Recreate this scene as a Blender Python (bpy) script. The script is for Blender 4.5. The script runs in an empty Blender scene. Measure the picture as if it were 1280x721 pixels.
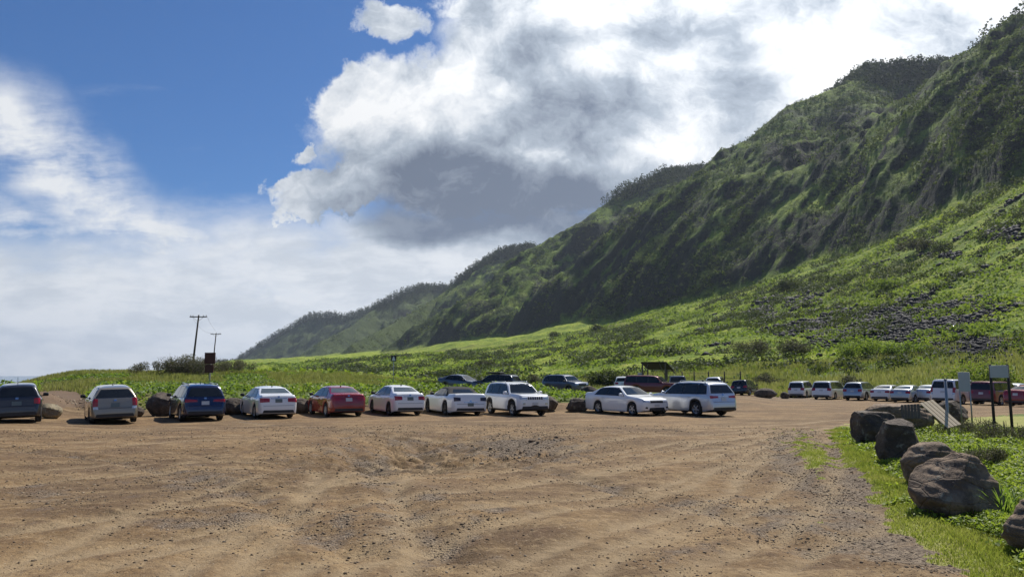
SKY_K = .54; CLOUD_K = 7.6; SUN_E = 5.0; HAZE = 0.00007; EXPO = 0.32; SKYTINT = (.36, .80, 1.3)
import bpy, bmesh, math, random
import numpy as np
from mathutils import Vector, Matrix
from mathutils.bvhtree import BVHTree
random.seed(7); RNG = np.random.default_rng(7)
SC = bpy.context.scene
COL = SC.collection
PITCH = math.radians(6.67); F = 924.0; EYE = 1.8
CP, SP = math.cos(PITCH), math.sin(PITCH)
R = math.radians

# ---------------------------------------------------------------- photo <-> world
def ray(px, py):
    a = (px - 640) / F; b = (360.5 - py) / F
    return a, CP - b * SP, SP + b * CP            # x, y(forward), z
def az_of(px, py=468):
    x, y, z = ray(px, py); return math.atan2(x, y)
def pt(px, py, dist):
    x, y, z = ray(px, py); h = math.hypot(x, y)
    return x / h * dist, y / h * dist, EYE + z / h * dist
def project(x, y, z):
    zz = z - EYE
    f = y * CP + zz * SP; u = -y * SP + zz * CP
    f = np.where(f < 0.3, np.nan, f)
    return 640 + F * x / f, 360.5 - F * u / f

# ---------------------------------------------------------------- noise
def _h(ix, iy, seed):
    n = (ix.astype(np.int64) * 374761393 + iy.astype(np.int64) * 668265263 + seed * 974634777) & 0xffffffff
    n = ((n ^ (n >> 13)) * 1274126177) & 0xffffffff
    n = n ^ (n >> 16)
    return n
def perlin(x, y, seed=0):
    x = np.asarray(x, float); y = np.asarray(y, float)
    x0 = np.floor(x); y0 = np.floor(y); fx = x - x0; fy = y - y0
    def g(ix, iy, dx, dy):
        a = (_h(ix, iy, seed) & 0xffff) * (2 * np.pi / 65536)
        return np.cos(a) * dx + np.sin(a) * dy
    u = fx * fx * fx * (fx * (fx * 6 - 15) + 10); v = fy * fy * fy * (fy * (fy * 6 - 15) + 10)
    a = g(x0, y0, fx, fy); b = g(x0 + 1, y0, fx - 1, fy)
    c = g(x0, y0 + 1, fx, fy - 1); d = g(x0 + 1, y0 + 1, fx - 1, fy - 1)
    return ((a + (b - a) * u) + ((c + (d - c) * u) - (a + (b - a) * u)) * v) * 1.4
def fbm(x, y, s, octv=4, seed=0, gain=.5):
    t = 0; a = 1; n = 0
    for i in range(octv):
        t = t + a * perlin(x / s, y / s, seed + i * 17); n += a; a *= gain; s *= .5
    return t / n
def ridged(x, y, s, octv=3, seed=0):
    t = 0; a = 1; n = 0
    for i in range(octv):
        t = t + a * (1 - 2 * np.abs(perlin(x / s, y / s, seed + i * 31))); n += a; a *= .5; s *= .5
    return t / n
def sst(a, b, x):
    t = np.clip((x - a) / (b - a), 0, 1); return t * t * (3 - 2 * t)

# ---------------------------------------------------------------- terrain height
def knots(lst):
    a = sorted((math.degrees(az_of(p[0], p[1])), p[2], pt(p[0], p[1], p[2])[2]) for p in lst)
    return [k[0] for k in a], [k[1] for k in a], [k[2] for k in a]
TK = knots([(200, 462, 1400), (290, 453, 1200), (430, 443, 1000), (560, 431, 800), (700, 411, 600), (860, 380, 480),
            (980, 345, 430), (1080, 312, 400), (1180, 268, 360), (1280, 226, 330), (1420, 190, 320)])
SPURS = [  # crest lines: photo position + real distance, side slope
 ([(1700,-200,700),(1500,-60,720),(1280,45,740),(1200,86,760),(1085,92,800),(1000,152,850),(920,213,1000),(835,221,1080),(770,256,1150),
   (700,320,1350),(640,314,1500),(600,338,1600),(562,364,1900),(530,361,2000),(480,382,2100),(435,397,2300),(390,395,2400),(340,424,2500),(292,454,2600)], .95),
 ([(1500,-120,600),(1400,-50,600),(1290,24,590),(1240,48,585),(1170,112,560),(1120,165,535),(1060,205,515),(1000,240,500),(930,288,480),(860,345,470)], .80),
 ([(1085,92,790),(1060,104,740),(985,132,700),(962,165,695),(930,204,690),(895,245,680),(850,290,650),(780,345,620),(700,398,600)], .85),
 ([(880,216,1040),(830,219,980),(770,245,960),(735,281,930),(703,315,900),(680,345,860),(620,385,800),(550,420,780)], .85),
 ([(697,320,1400),(660,311,1400),(625,317,1380),(580,346,1350),(540,376,1300),(490,405,1200),(440,430,1100)], .85),
 ([(560,362,1900),(525,359,1900),(500,369,1850),(470,384,1800),(440,407,1700),(400,428,1600)], .85),
 ([(1500,20,430),(1420,75,430),(1330,135,425),(1275,178,420),(1230,215,415),(1190,248,405),(1130,290,400)], .85),
 ([(1200,150,520),(1150,200,500),(1090,240,480),(1030,275,465),(980,320,450)], .8),
 ([(900,262,655),(850,318,600),(800,352,560),(740,385,540)], .75),
 ([(800,262,900),(760,300,850),(700,355,760),(640,390,730)], .8),
]
SP3 = [(np.array([pt(*p) for p in poly]), m) for poly, m in SPURS]
PACKAZ = None
def height(x, y, detail=True):
    x = np.asarray(x, float); y = np.asarray(y, float)
    r = np.hypot(x, y) + 1e-9; az = np.degrees(np.arctan2(x, y))
    # flats
    z = -0.30 * sst(6, 30, x) * sst(40, 66, y) - .21 * sst(22, 34, r) * sst(-35, -27, az) * (1 - sst(70, 90, az))
    z = z + .28 * sst(46, 60, r) * sst(-8, -4, az) * (1 - sst(17, 20, az))
    # bank behind the front row
    gap = 1 - .75 * np.exp(-((az + 30.4) / 1.2) ** 2)
    leftm = (1 - sst(5.2, 7.6, az))
    bank = (1.0 * sst(40.3, 44.5, r) - .85 * sst(47, 58, r)) * leftm * (.25 + .75 * gap)
    fr = sst(-60, -40, az) * (1 - sst(60, 90, az))
    bank = bank * (1 + .12 * sst(-12, -6, az)) * (1 - .45 * sst(1.5, 3.8, az)) * (1 + .35 * fbm(x, y, 7, 2, 5)) * fr
    z = z + bank
    # low grassy rise on the left
    hump = 2.15 * np.exp(-((r - 92) / 26) ** 2) * sst(-36, -29.5, az) * (1 - sst(-15, 0, az))
    z = z + hump * (1 + .12 * fbm(x, y, 25, 3, 9))
    # talus
    rb = np.interp(az, TK[0], TK[1]); zb = np.interp(az, TK[0], TK[2])
    zb = zb * sst(-32, -24, az) * (1 - sst(75, 110, az))
    r0 = 82 + 40 * (1 - sst(-10, 15, az))
    t = np.clip((r - r0) / (rb - r0), 0, None)
    tal = np.where(t < 1, zb * t ** 1.3, zb * (1 + .75 * np.clip(t - 1, 0, .8)))
    rough = sst(95, 200, r) * sst(-30, -22, az)
    tal = tal + rough * (fbm(x, y, 90, 3, 21) * .022 * np.clip(r - 90, 0, 300) + 1.6 * fbm(x, y, 22, 3, 22) + .5 * fbm(x, y, 5, 3, 24))
    hf = z + tal
    # coast
    sea = sst(-24, -29, az) if False else (1 - sst(-30, -24, az)) + sst(80, 110, az)
    sea = np.clip(sea, 0, 1)
    hf = hf - sea * 14 * sst(170, 420, r)
    spurmask = np.zeros_like(hf)
    if detail is not None:
        far = r > 250
        if far.any():
            X = x[far]; Y = y[far]
            wx = X + 22 * fbm(X, Y, 120, 3, 40); wy = Y + 22 * fbm(X, Y, 120, 3, 41)
            best = np.full(X.shape, -1e9); bd = np.zeros(X.shape); bz = np.zeros(X.shape)
            for P, m in SP3:
                for k in range(len(P) - 1):
                    a = P[k]; b = P[k + 1]; d = b[:2] - a[:2]; L2 = d @ d
                    tt = np.clip(((X - a[0]) * d[0] + (Y - a[1]) * d[1]) / L2, 0, 1)
                    tw = np.clip(((wx - a[0]) * d[0] + (wy - a[1]) * d[1]) / L2, 0, 1)
                    dd = np.hypot(X - a[0] - tt * d[0], Y - a[1] - tt * d[1])
                    dw = np.hypot(wx - a[0] - tw * d[0], wy - a[1] - tw * d[1])
                    k2 = sst(15, 60, dd); de = dd * (1 - k2) + dw * k2
                    zc = a[2] + (b[2] - a[2]) * tt
                    mm = m * (1 + .0 * de)
                    zz = zc - mm * np.minimum(de, 60) - mm * .82 * np.maximum(de - 60, 0)
                    u = zz > best; best = np.where(u, zz, best); bd = np.where(u, dd, bd); bz = np.where(u, zc, bz)
            amp = sst(3, 70, bd); pa = .9 * X + .42 * Y; qa = -.42 * X + .9 * Y
            n1 = ridged(pa / 3.4, qa, 88, 4, 50); n2 = ridged(pa / 2.2 + 9, qa + 12 * fbm(X, Y, 50, 2, 61), 30, 4, 60); n3 = fbm(X, Y, 13, 4, 70) * .7 + .45 * ridged(pa / 1.5, qa, 10, 3, 71)
            best = best + amp * (27 * (n1 - .45) + 11 * (n2 - .3)) + (.3 + .7 * amp) * 3.0 * n3
            # strata: ledges and cliff bands
            st = 26 + 6 * fbm(X, Y, 260, 2, 80)
            ph = best / st + .35 * fbm(X, Y, 60, 2, 81)
            fr_ = ph - np.floor(ph)
            ledge = np.where(fr_ < .62, fr_ * .55, .341 + (fr_ - .62) * 1.734)
            best = best + amp * .26 * st * (ledge - fr_)
            ph2 = best / 8.5 + .5 * fbm(X, Y, 30, 2, 83); f2 = ph2 - np.floor(ph2)
            best = best + amp * .22 * 8.5 * (np.where(f2 < .6, f2 * .5, .3 + (f2 - .6) * 1.75) - f2)
            best = np.minimum(best, bz - .45 * np.clip(bd - 2, 0, None) + 1.2 * n3)
            rr_ = np.hypot(X, Y) - rb[far] * (1 + .04 * fbm(X, Y, 70, 3, 90))
            ceil = zb[far] + np.where(rr_ > 0, .73, 1.3) * rr_ + 17 * (n1 - .3) * sst(0, 60, rr_) + 9 * (n2 - .25) * sst(-5, 30, rr_) + 2.6 * n3
            dcl = best - ceil; best = np.where(dcl > 0, ceil, best) - 3.0 * np.clip(1 - np.abs(dcl) / 12, 0, 1) ** 2
            h0 = hf[far]
            kk = 5.0
            dz = best - h0
            hm = np.where(dz > 0, best, h0) 
            hm = hm + kk * .25 * np.clip(1 - np.abs(dz) / kk, 0, 1) ** 2
            hf[far] = hm; spurmask[far] = sst(-3, 5, dz)
    return hf, spurmask
# dirt details near the camera
def pix_ground(px, py):
    x, y, z = ray(px, py); t = EYE / -z; return x * t, y * t
RUTS = [(490, 562, 2.6, 3.6, -.24), (540, 548, 1.6, 2.5, -.16), (430, 552, 1.5, 2.2, .10), (660, 560, 2.4, 2.2, -.10), (400, 600, 1.6, 1.6, .09),
        (250, 560, 2.5, 3, -.06), (760, 548, 2.0, 2.5, .06), (640, 640, 1.4, 1.2, .05), (860, 600, 2.4, 2, -.05), (150, 640, 1.5, 1.3, .05), (560, 690, 1, .9, -.04)]
TRACKS = [  # worn wheel paths, as photo polylines
 [(1110, 700), (1060, 650), (1020, 610), (985, 580), (975, 555), (1010, 535)],
 [(1180, 712), (1110, 655), (1070, 610), (1045, 575), (1035, 550)],
 [(300, 521), (520, 545), (640, 575), (760, 605), (900, 640), (1010, 690)],
 [(430, 545), (470, 590), (500, 630), (560, 690)],
 [(0, 560), (150, 575), (300, 620), (440, 690)]]
TRK = [[pix_ground(*p) for p in t] for t in TRACKS]
SWEEP = [[(0, 535), (300, 528), (600, 531), (900, 533), (1120, 516)], [(200, 721), (450, 650), (750, 600), (960, 560), (1030, 535)], [(500, 721), (750, 655), (930, 600), (1000, 560), (1060, 530)],
 [(700, 721), (880, 660), (980, 610), (1010, 570)], [(0, 600), (300, 572), (700, 562), (1000, 535)], [(0, 690), (300, 640), (600, 600), (900, 560), (1010, 535)], [(850, 721), (960, 660), (1030, 640)],
 [(0, 560), (250, 545), (500, 538), (800, 545)], [(380, 721), (420, 650), (460, 600), (500, 560)], [(100, 721), (260, 640), (420, 590), (600, 570)]]
def seg_dist(x, y, pl):
    best = np.full(np.shape(x), 1e9)
    for a, b in zip(pl[:-1], pl[1:]):
        d = (b[0] - a[0], b[1] - a[1]); L2 = d[0] ** 2 + d[1] ** 2
        t = np.clip(((x - a[0]) * d[0] + (y - a[1]) * d[1]) / L2, 0, 1)
        best = np.minimum(best, np.hypot(x - a[0] - t * d[0], y - a[1] - t * d[1]))
    return best
SWP = [[pix_ground(*p) for p in t] for t in SWEEP]
def sweep_field(x, y):
    t = np.zeros(np.shape(x)); wx = x + .5 * fbm(x, y, 4, 2, 120); wy = y + .5 * fbm(x, y, 4, 2, 121)
    for pl in SWP:
        d = seg_dist(wx, wy, pl); t = np.maximum(t, np.exp(-((d - .78) / .17) ** 2)); 
    return t
def near_detail(x, y):
    r = np.hypot(x, y); m = (r < 75) & (np.abs(np.degrees(np.arctan2(x, y))) < 55)
    out = np.zeros_like(r); X = x[m]; Y = y[m]
    z = .04 * fbm(X, Y, 5.5, 3, 100) + .018 * fbm(X, Y, .9, 3, 101) + .012 * fbm(X, Y, .22, 2, 102)
    # churned tracks stretched along the lot
    z = z + .035 * ridged(X * .35 + Y * .1, Y, 1.3, 2, 103) * sst(.0, .5, fbm(X, Y, 6, 2, 104) + .25)
    for px, py, sx, sy, h in RUTS:
        cx, cy = pix_ground(px, py); g = np.exp(-((X - cx) / sx) ** 2 - ((Y - cy) / sy) ** 2)
        z = z + 1.5 * h * g * (1 + .6 * ridged(X * .6 + Y * .5, Y - X * .4, .9, 3, 105))
    for pl in TRK:
        d = seg_dist(X, Y, pl); z = z - .035 * np.exp(-(d / .22) ** 2) + .03 * np.exp(-((d - .45) / .2) ** 2)
    sw = sweep_field(X, Y); z = z - .035 * sw
    rocky = np.exp(-((X - pix_ground(650, 558)[0]) / 2.5) ** 2 - ((Y - pix_ground(650, 558)[1]) / 2.5) ** 2)
    z = z + rocky * .10 * fbm(X, Y, .5, 3, 106)
    out[m] = z * (1 - .6 * sst(24, 34, r[m])) * (1 - sst(60, 75, r[m]))
    return out
def H(x, y):
    x = np.atleast_1d(np.asarray(x, float)); y = np.atleast_1d(np.asarray(y, float))
    return height(x, y)[0] + near_detail(x, y)

# ---------------------------------------------------------------- mesh helpers
def mk(name, verts, faces_flat, nper, mat, parent=None, smooth=False, attrs=None, loop_start=None):
    verts = np.asarray(verts, np.float32).reshape(-1, 3)
    me = bpy.data.meshes.new(name); nv = len(verts)
    me.vertices.add(nv); me.vertices.foreach_set('co', verts.ravel())
    ff = np.asarray(faces_flat, np.int32).ravel(); nf = len(ff) // nper
    me.loops.add(len(ff)); me.loops.foreach_set('vertex_index', ff)
    me.polygons.add(nf); me.polygons.foreach_set('loop_start', np.arange(nf, dtype=np.int32) * nper)
    me.polygons.foreach_set('loop_total', np.full(nf, nper, np.int32))
    if smooth: me.polygons.foreach_set('use_smooth', np.ones(nf, bool))
    me.update(calc_edges=True)
    for k, v in (attrs or {}).items():
        v = np.asarray(v, np.float32)
        if v.ndim == 1:
            a = me.attributes.new(k, 'FLOAT', 'POINT'); a.data.foreach_set('value', v)
        else:
            a = me.attributes.new(k, 'FLOAT_COLOR', 'POINT'); a.data.foreach_set('color', v.ravel())
    if mat: me.materials.append(mat)
    o = bpy.data.objects.new(name, me); COL.objects.link(o)
    if parent: o.parent = parent
    return o
def bm_obj(name, bm, mats, parent=None, smooth=False, loc=None):
    me = bpy.data.meshes.new(name); bm.normal_update(); bm.to_mesh(me); bm.free()
    for m in (mats if isinstance(mats, (list, tuple)) else [mats]): me.materials.append(m)
    if smooth:
        me.polygons.foreach_set('use_smooth', np.ones(len(me.polygons), bool))
    o = bpy.data.objects.new(name, me); COL.objects.link(o)
    if parent: o.parent = parent
    if loc: o.location = loc
    return o
def empty(name, loc, rz=0):
    o = bpy.data.objects.new(name, None); COL.objects.link(o); o.location = loc; o.rotation_euler = (0, 0, rz)
    o.empty_display_size = .2; return o
def tag(o, label=None, cat=None, group=None, kind=None):
    if label: o['label'] = label
    if cat: o['category'] = cat
    if group: o['group'] = group
    if kind: o['kind'] = kind
    return o
def box(bm, c, s, rot=None, bev=0, mi=0):
    g = bmesh.ops.create_cube(bm, size=1); vs = g['verts']
    bmesh.ops.scale(bm, vec=s, verts=vs)
    if bev:
        es = list({e for v in vs for e in v.link_edges})
        rr = bmesh.ops.bevel(bm, geom=es, offset=bev, segments=2, affect='EDGES', profile=.5)
        vs = list({v for f in rr['faces'] for v in f.verts} | {v for v in vs if v.is_valid})
    if rot is not None: bmesh.ops.rotate(bm, cent=(0, 0, 0), matrix=rot, verts=vs)
    bmesh.ops.translate(bm, vec=c, verts=vs)
    if mi:
        for f in {f for v in vs for f in v.link_faces}: f.material_index = mi
    return vs
def tube(bm, a, b, ra, rb=None, seg=8, mi=0):
    a = Vector(a); b = Vector(b); rb = ra if rb is None else rb; d = b - a
    q = d.to_track_quat('Z', 'Y').to_matrix()
    ring = []
    for p, r in ((a, ra), (b, rb)):
        ring.append([bm.verts.new(p + q @ Vector((r * math.cos(t), r * math.sin(t), 0))) for t in [2 * math.pi * i / seg for i in range(seg)]])
    for i in range(seg):
        f = bm.faces.new((ring[0][i], ring[0][(i + 1) % seg], ring[1][(i + 1) % seg], ring[1][i])); f.material_index = mi; f.smooth = True
    f = bm.faces.new(ring[0][::-1]); f.material_index = mi
    f = bm.faces.new(ring[1]); f.material_index = mi

# ---------------------------------------------------------------- node helpers
class NB:
    def __init__(s, tree): s.t = tree; s.t.nodes.clear()
    def n(s, typ, ins=None, **props):
        nd = s.t.nodes.new(typ)
        for k, v in props.items(): setattr(nd, k, v)
        for k, v in (ins or {}).items():
            sock = nd.inputs[k]
            if isinstance(v, bpy.types.NodeSocket): s.t.links.new(v, sock)
            elif isinstance(v, bpy.types.Node): s.t.links.new(v.outputs[0], sock)
            else: sock.default_value = v
        return nd
    def m(s, op, a, b=0.0, c=0.0, clamp=False):
        nd = s.n('ShaderNodeMath', {0: a, 1: b, 2: c}, operation=op); nd.use_clamp = clamp; return nd.outputs[0]
    def vm(s, op, a, b=(0, 0, 0), scale=None):
        nd = s.n('ShaderNodeVectorMath', {0: a, 1: b}, operation=op)
        if scale is not None:
            if isinstance(scale, (int, float)): nd.inputs['Scale'].default_value = scale
            else: s.t.links.new(scale, nd.inputs['Scale'])
        return nd.outputs['Value'] if op in ('LENGTH', 'DOT_PRODUCT', 'DISTANCE') else nd.outputs[0]
    def mr(s, v, a, b, c=0., d=1., smooth=True):
        nd = s.n('ShaderNodeMapRange', {0: v, 1: a, 2: b, 3: c, 4: d}); nd.interpolation_type = 'SMOOTHSTEP' if smooth else 'LINEAR'; nd.clamp = True
        return nd.outputs[0]
    def mix(s, f, a, b, mode='MIX'):
        nd = s.n('ShaderNodeMix', data_type='RGBA', blend_type=mode)
        for k, v in ((0, f), (6, a), (7, b)):
            if isinstance(v, bpy.types.NodeSocket): s.t.links.new(v, nd.inputs[k])
            else: nd.inputs[k].default_value = v if k == 0 else (*v[:3], 1)
        return nd.outputs[2]
    def noise(s, vec, scale, det=4, rough=.55, dist=0., col=False):
        nd = s.n('ShaderNodeTexNoise', {'Vector': vec, 'Scale': scale, 'Detail': det, 'Roughness': rough, 'Distortion': dist})
        return nd.outputs[1 if col else 0]
    def attr(s, name, col=False):
        nd = s.n('ShaderNodeAttribute'); nd.attribute_name = name; return nd.outputs[0 if col else 2]
def mat(name):
    m = bpy.data.materials.new(name); m.use_nodes = True; b = NB(m.node_tree)
    out = b.n('ShaderNodeOutputMaterial'); bs = b.n('ShaderNodeBsdfPrincipled')
    m.node_tree.links.new(bs.outputs[0], out.inputs[0]); return m, b, bs
def link(b, a, sock): b.t.links.new(a, sock)
def simple(name, col, rough=.6, metal=0., spec=.5, var=.12, scale=6., bump=.0, coat=0., dust=0.):
    m, b, bs = mat(name)
    tc = b.n('ShaderNodeTexCoord').outputs['Object']
    nz = b.noise(tc, scale, 4)
    c = b.mix(nz, tuple(v * (1 - var) for v in col), tuple(min(1, v * (1 + var)) for v in col))
    if dust:
        sep = b.n('ShaderNodeSeparateXYZ', {0: tc}).outputs[2]
        f = b.m('MULTIPLY', b.mr(sep, .75, .15), b.m('MULTIPLY', nz, dust * 1.6), clamp=True)
        c = b.mix(f, c, (.30, .20, .13))
    link(b, c, bs.inputs['Base Color'])
    bs.inputs['Roughness'].default_value = rough; bs.inputs['Metallic'].default_value = metal
    bs.inputs['Specular IOR Level'].default_value = spec
    if coat: bs.inputs['Coat Weight'].default_value = coat; bs.inputs['Coat Roughness'].default_value = .04
    if bump:
        bp = b.n('ShaderNodeBump', {'Height': nz, 'Strength': bump}); link(b, bp.outputs[0], bs.inputs['Normal'])
    return m
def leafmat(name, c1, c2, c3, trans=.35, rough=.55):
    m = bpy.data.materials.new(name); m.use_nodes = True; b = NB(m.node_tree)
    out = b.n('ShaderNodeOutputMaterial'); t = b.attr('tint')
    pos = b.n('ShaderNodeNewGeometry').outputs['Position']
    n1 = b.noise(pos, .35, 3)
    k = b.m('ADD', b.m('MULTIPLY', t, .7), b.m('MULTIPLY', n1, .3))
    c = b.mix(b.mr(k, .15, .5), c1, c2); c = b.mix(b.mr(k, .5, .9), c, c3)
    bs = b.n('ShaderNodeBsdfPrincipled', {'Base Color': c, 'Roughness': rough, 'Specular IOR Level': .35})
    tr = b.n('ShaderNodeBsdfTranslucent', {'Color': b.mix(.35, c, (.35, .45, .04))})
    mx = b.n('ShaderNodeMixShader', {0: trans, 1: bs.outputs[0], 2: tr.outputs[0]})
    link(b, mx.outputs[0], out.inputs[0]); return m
# ================================================================ THE LAND
def azimuths(fine_lo, fine_hi, step, coarse):
    a = list(np.arange(fine_lo, fine_hi, step)); 
    rest = list(np.arange(fine_hi, fine_lo + 360, coarse))
    return np.array(a + rest)
AZ = azimuths(-40, 42, .085, 3.0)
def ground_radii():
    r = [.6, 1.5, 3, 4.5, 5.6]; v = 6.0
    while v < 120: r.append(v); v += min(max(v * v * .36 / 1663, .012), .5)
    r.append(120.); return np.array(r)
def fan(name, radii, mats, attr_fn, close_center=False):
    A, Rr = np.meshgrid(np.radians(AZ), radii)
    X = Rr * np.sin(A); Y = Rr * np.cos(A)
    z, sm = height(X.ravel(), Y.ravel()); z = z + near_detail(X.ravel(), Y.ravel())
    V = np.stack([X.ravel(), Y.ravel(), z], 1)
    na = len(AZ); nr = len(radii)
    i = np.arange(nr - 1)[:, None] * na; j = np.arange(na)[None, :]; j2 = (j + 1) % na
    Fc = np.stack([i + j, i + j2, i + na + j2, i + na + j], -1).reshape(-1, 4)
    if close_center:
        c = len(V); V = np.vstack([V, [[0, 0, z[:na].mean()]]]); sm = np.append(sm, 0)
        Fc = np.vstack([Fc, np.stack([j[0], j2[0], np.full(na, c), np.full(na, c)], 1)])
        # triangles as degenerate quads are avoided below
        tri = Fc[-na:, :3]; Fc = Fc[:-na]
    o = mk(name, V, Fc, 4, mats, smooth=True, attrs=attr_fn(V, sm))
    return o, V, z, sm
def in_poly(px, py, poly):
    ins = np.zeros(px.shape, bool); n = len(poly)
    for k in range(n):
        x1, y1 = poly[k]; x2, y2 = poly[(k + 1) % n]
        c = ((y1 > py) != (y2 > py)) & (px < (x2 - x1) * (py - y1) / (y2 - y1 + 1e-12) + x1)
        ins ^= c
    return ins
DIRT = [(-900, 3000), (-900, 512), (0, 512), (110, 511), (200, 511.5), (330, 511), (450, 508), (560, 506), (690, 503), (740, 500), (840, 495), (900, 489),
        (935, 485.5), (990, 487), (1060, 491), (1290, 497), (1700, 500), (1700, 512), (1290, 517), (1200, 522), (1130, 525), (1075, 528), (1048, 534), (1040, 545),
        (1062, 575), (1082, 605), (1100, 635), (1122, 665), (1155, 692), (1195, 721), (1420, 900), (1500, 3000)]
TRACKP = [(50, 514), (118, 514), (108, 497), (96, 490), (74, 488), (40, 490), (0, 492), (0, 514)]
TRACKP2 = [(-60, 509), (125, 509), (120, 470), (-60, 470)]
GRAVEL = [(1010, 560, 22, 12, .8), (1050, 575, 16, 30, .9), (470, 585, 30, 25, .9), (420, 560, 40, 10, .6), (540, 620, 26, 12, .8), (590, 655, 22, 20, .8), (430, 655, 26, 26, .8), (970, 640, 60, 8, .9),(1075, 600, 40, 50, 1.), (1010, 575, 30, 30, .6), (1090, 680, 60, 22, 1.), (1000, 650, 70, 30, .7), (650, 560, 95, 18, 1.), (520, 565, 60, 25, .7),
          (880, 635, 80, 16, .7), (590, 640, 60, 20, .5), (250, 600, 90, 22, .6), (300, 650, 110, 25, .7), (60, 620, 60, 18, .6), (490, 660, 60, 40, .7), (930, 590, 40, 20, .4), (1000, 496, 70, 6, .8), (380, 575, 60, 16, .5), (560, 700, 90, 16, .5), (840, 690, 80, 20, .4)]
def masks(V):
    x, y, z = V.T; px, py = project(x, y, z); r = np.hypot(x, y)
    bad = np.isnan(px); px = np.where(bad, 640, px); py = np.where(bad, 2500, py)
    wob = fbm(x, y, 1.6, 3, 200); wob2 = fbm(x, y, .35, 2, 201)
    sc = np.clip(924 / np.maximum(r, 4), 6, 130)
    qx = px + sc * (.60 * wob + .40 * wob2); qy = py + sc * .16 * (wob + .5 * wob2)
    d = in_poly(qx, qy, DIRT) | in_poly(qx, qy, TRACKP)
    moss = np.exp(-((px - 1012 - (py - 565) * .5) / 24) ** 2 - ((py - 568) / 22) ** 2) + .45 * np.exp(-((px - 1075) / 20) ** 2 - ((py - 640) / 22) ** 2) + .9 * wob2 + .5 * wob
    d = d & ~((moss > .62) & (px > 950) & (px < 1130) & (py > 535))
    d = d & ~((r > 115))
    d = np.where(bad & (r < 60), True, d).astype(float)
    gr = np.zeros_like(d)
    for gx, gy, sx, sy, a in GRAVEL: gr = np.maximum(gr, a * np.exp(-((px - gx) / sx) ** 2 - ((py - gy) / sy) ** 2))
    for pl in TRK[:2]: gr = np.maximum(gr, .8 * np.exp(-(seg_dist(x, y, pl) / .5) ** 2))
    for pl in TRK[2:]: gr = np.maximum(gr, .55 * np.exp(-(seg_dist(x, y, pl) / .3) ** 2))
    return d, gr, px, py
def ground_attrs(V, sm):
    d, gr, px, py = masks(V)
    c = np.zeros((len(V), 4), np.float32); c[:, 0] = d; c[:, 1] = gr; c[:, 3] = 1
    # short mown strip beside the dirt on the right
    c[:, 2] = ((px > 980) & (py > 520))
    shaded_soil = sst(.0, .25, in_poly(px, py, TRACKP2) * (np.hypot(V[:, 0], V[:, 1]) > 30) * (1 + .5 * fbm(V[:, 0], V[:, 1], 2, 3, 210)))  # bare left bank: the shade on its near face is painted as darker brown
    near = np.hypot(V[:, 0], V[:, 1]) < 60; sw = np.zeros(len(V)); sw[near] = sweep_field(V[near, 0], V[near, 1])
    return {'mask': c, 'shaded_soil': shaded_soil, 'sweep': sw}
SCREE = [(1130, 405, 75, 20, 1.), (1030, 412, 40, 13, .9), (1225, 432, 60, 14, .9), (1180, 425, 60, 16, .9), (1215, 378, 45, 8, .55), (1255, 292, 22, 8, .7), (1195, 320, 22, 5, .5),
         (1000, 380, 30, 9, .45), (960, 392, 22, 8, .5), (965, 375, 20, 7, .35)]
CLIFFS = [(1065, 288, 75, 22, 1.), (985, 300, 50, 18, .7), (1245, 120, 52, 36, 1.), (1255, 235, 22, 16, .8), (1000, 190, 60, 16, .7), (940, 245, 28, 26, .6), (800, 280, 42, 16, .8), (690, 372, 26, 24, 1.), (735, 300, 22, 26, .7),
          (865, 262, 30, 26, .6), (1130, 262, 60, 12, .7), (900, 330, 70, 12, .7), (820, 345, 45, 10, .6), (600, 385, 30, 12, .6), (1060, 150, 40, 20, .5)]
LUSH = [((1240, 62), (1130, 160), 7, 1.), ((1130, 160), (1010, 245), 7, .9), ((1010, 245), (930, 275), 9, .8), ((1280, 190), (1225, 230), 5, .8), ((1160, 168), (1200, 185), 16, .8), ((960, 268), (1030, 250), 10, .9), ((1080, 215), (1180, 235), 18, .6),
        ((780, 255), (870, 250), 12, .7), ((830, 310), (930, 285), 9, .8), ((740, 345), (800, 320), 8, .7), ((880, 320), (990, 325), 7, .7), ((1010, 130), (1060, 110), 14, .5), ((960, 165), (1040, 200), 8, .4), ((560, 415), (700, 350), 6, .6),
        ((530, 375), (600, 350), 10, .4), ((700, 400), (800, 360), 7, .7), ((1000, 335), (1090, 300), 5, .7)]
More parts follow.
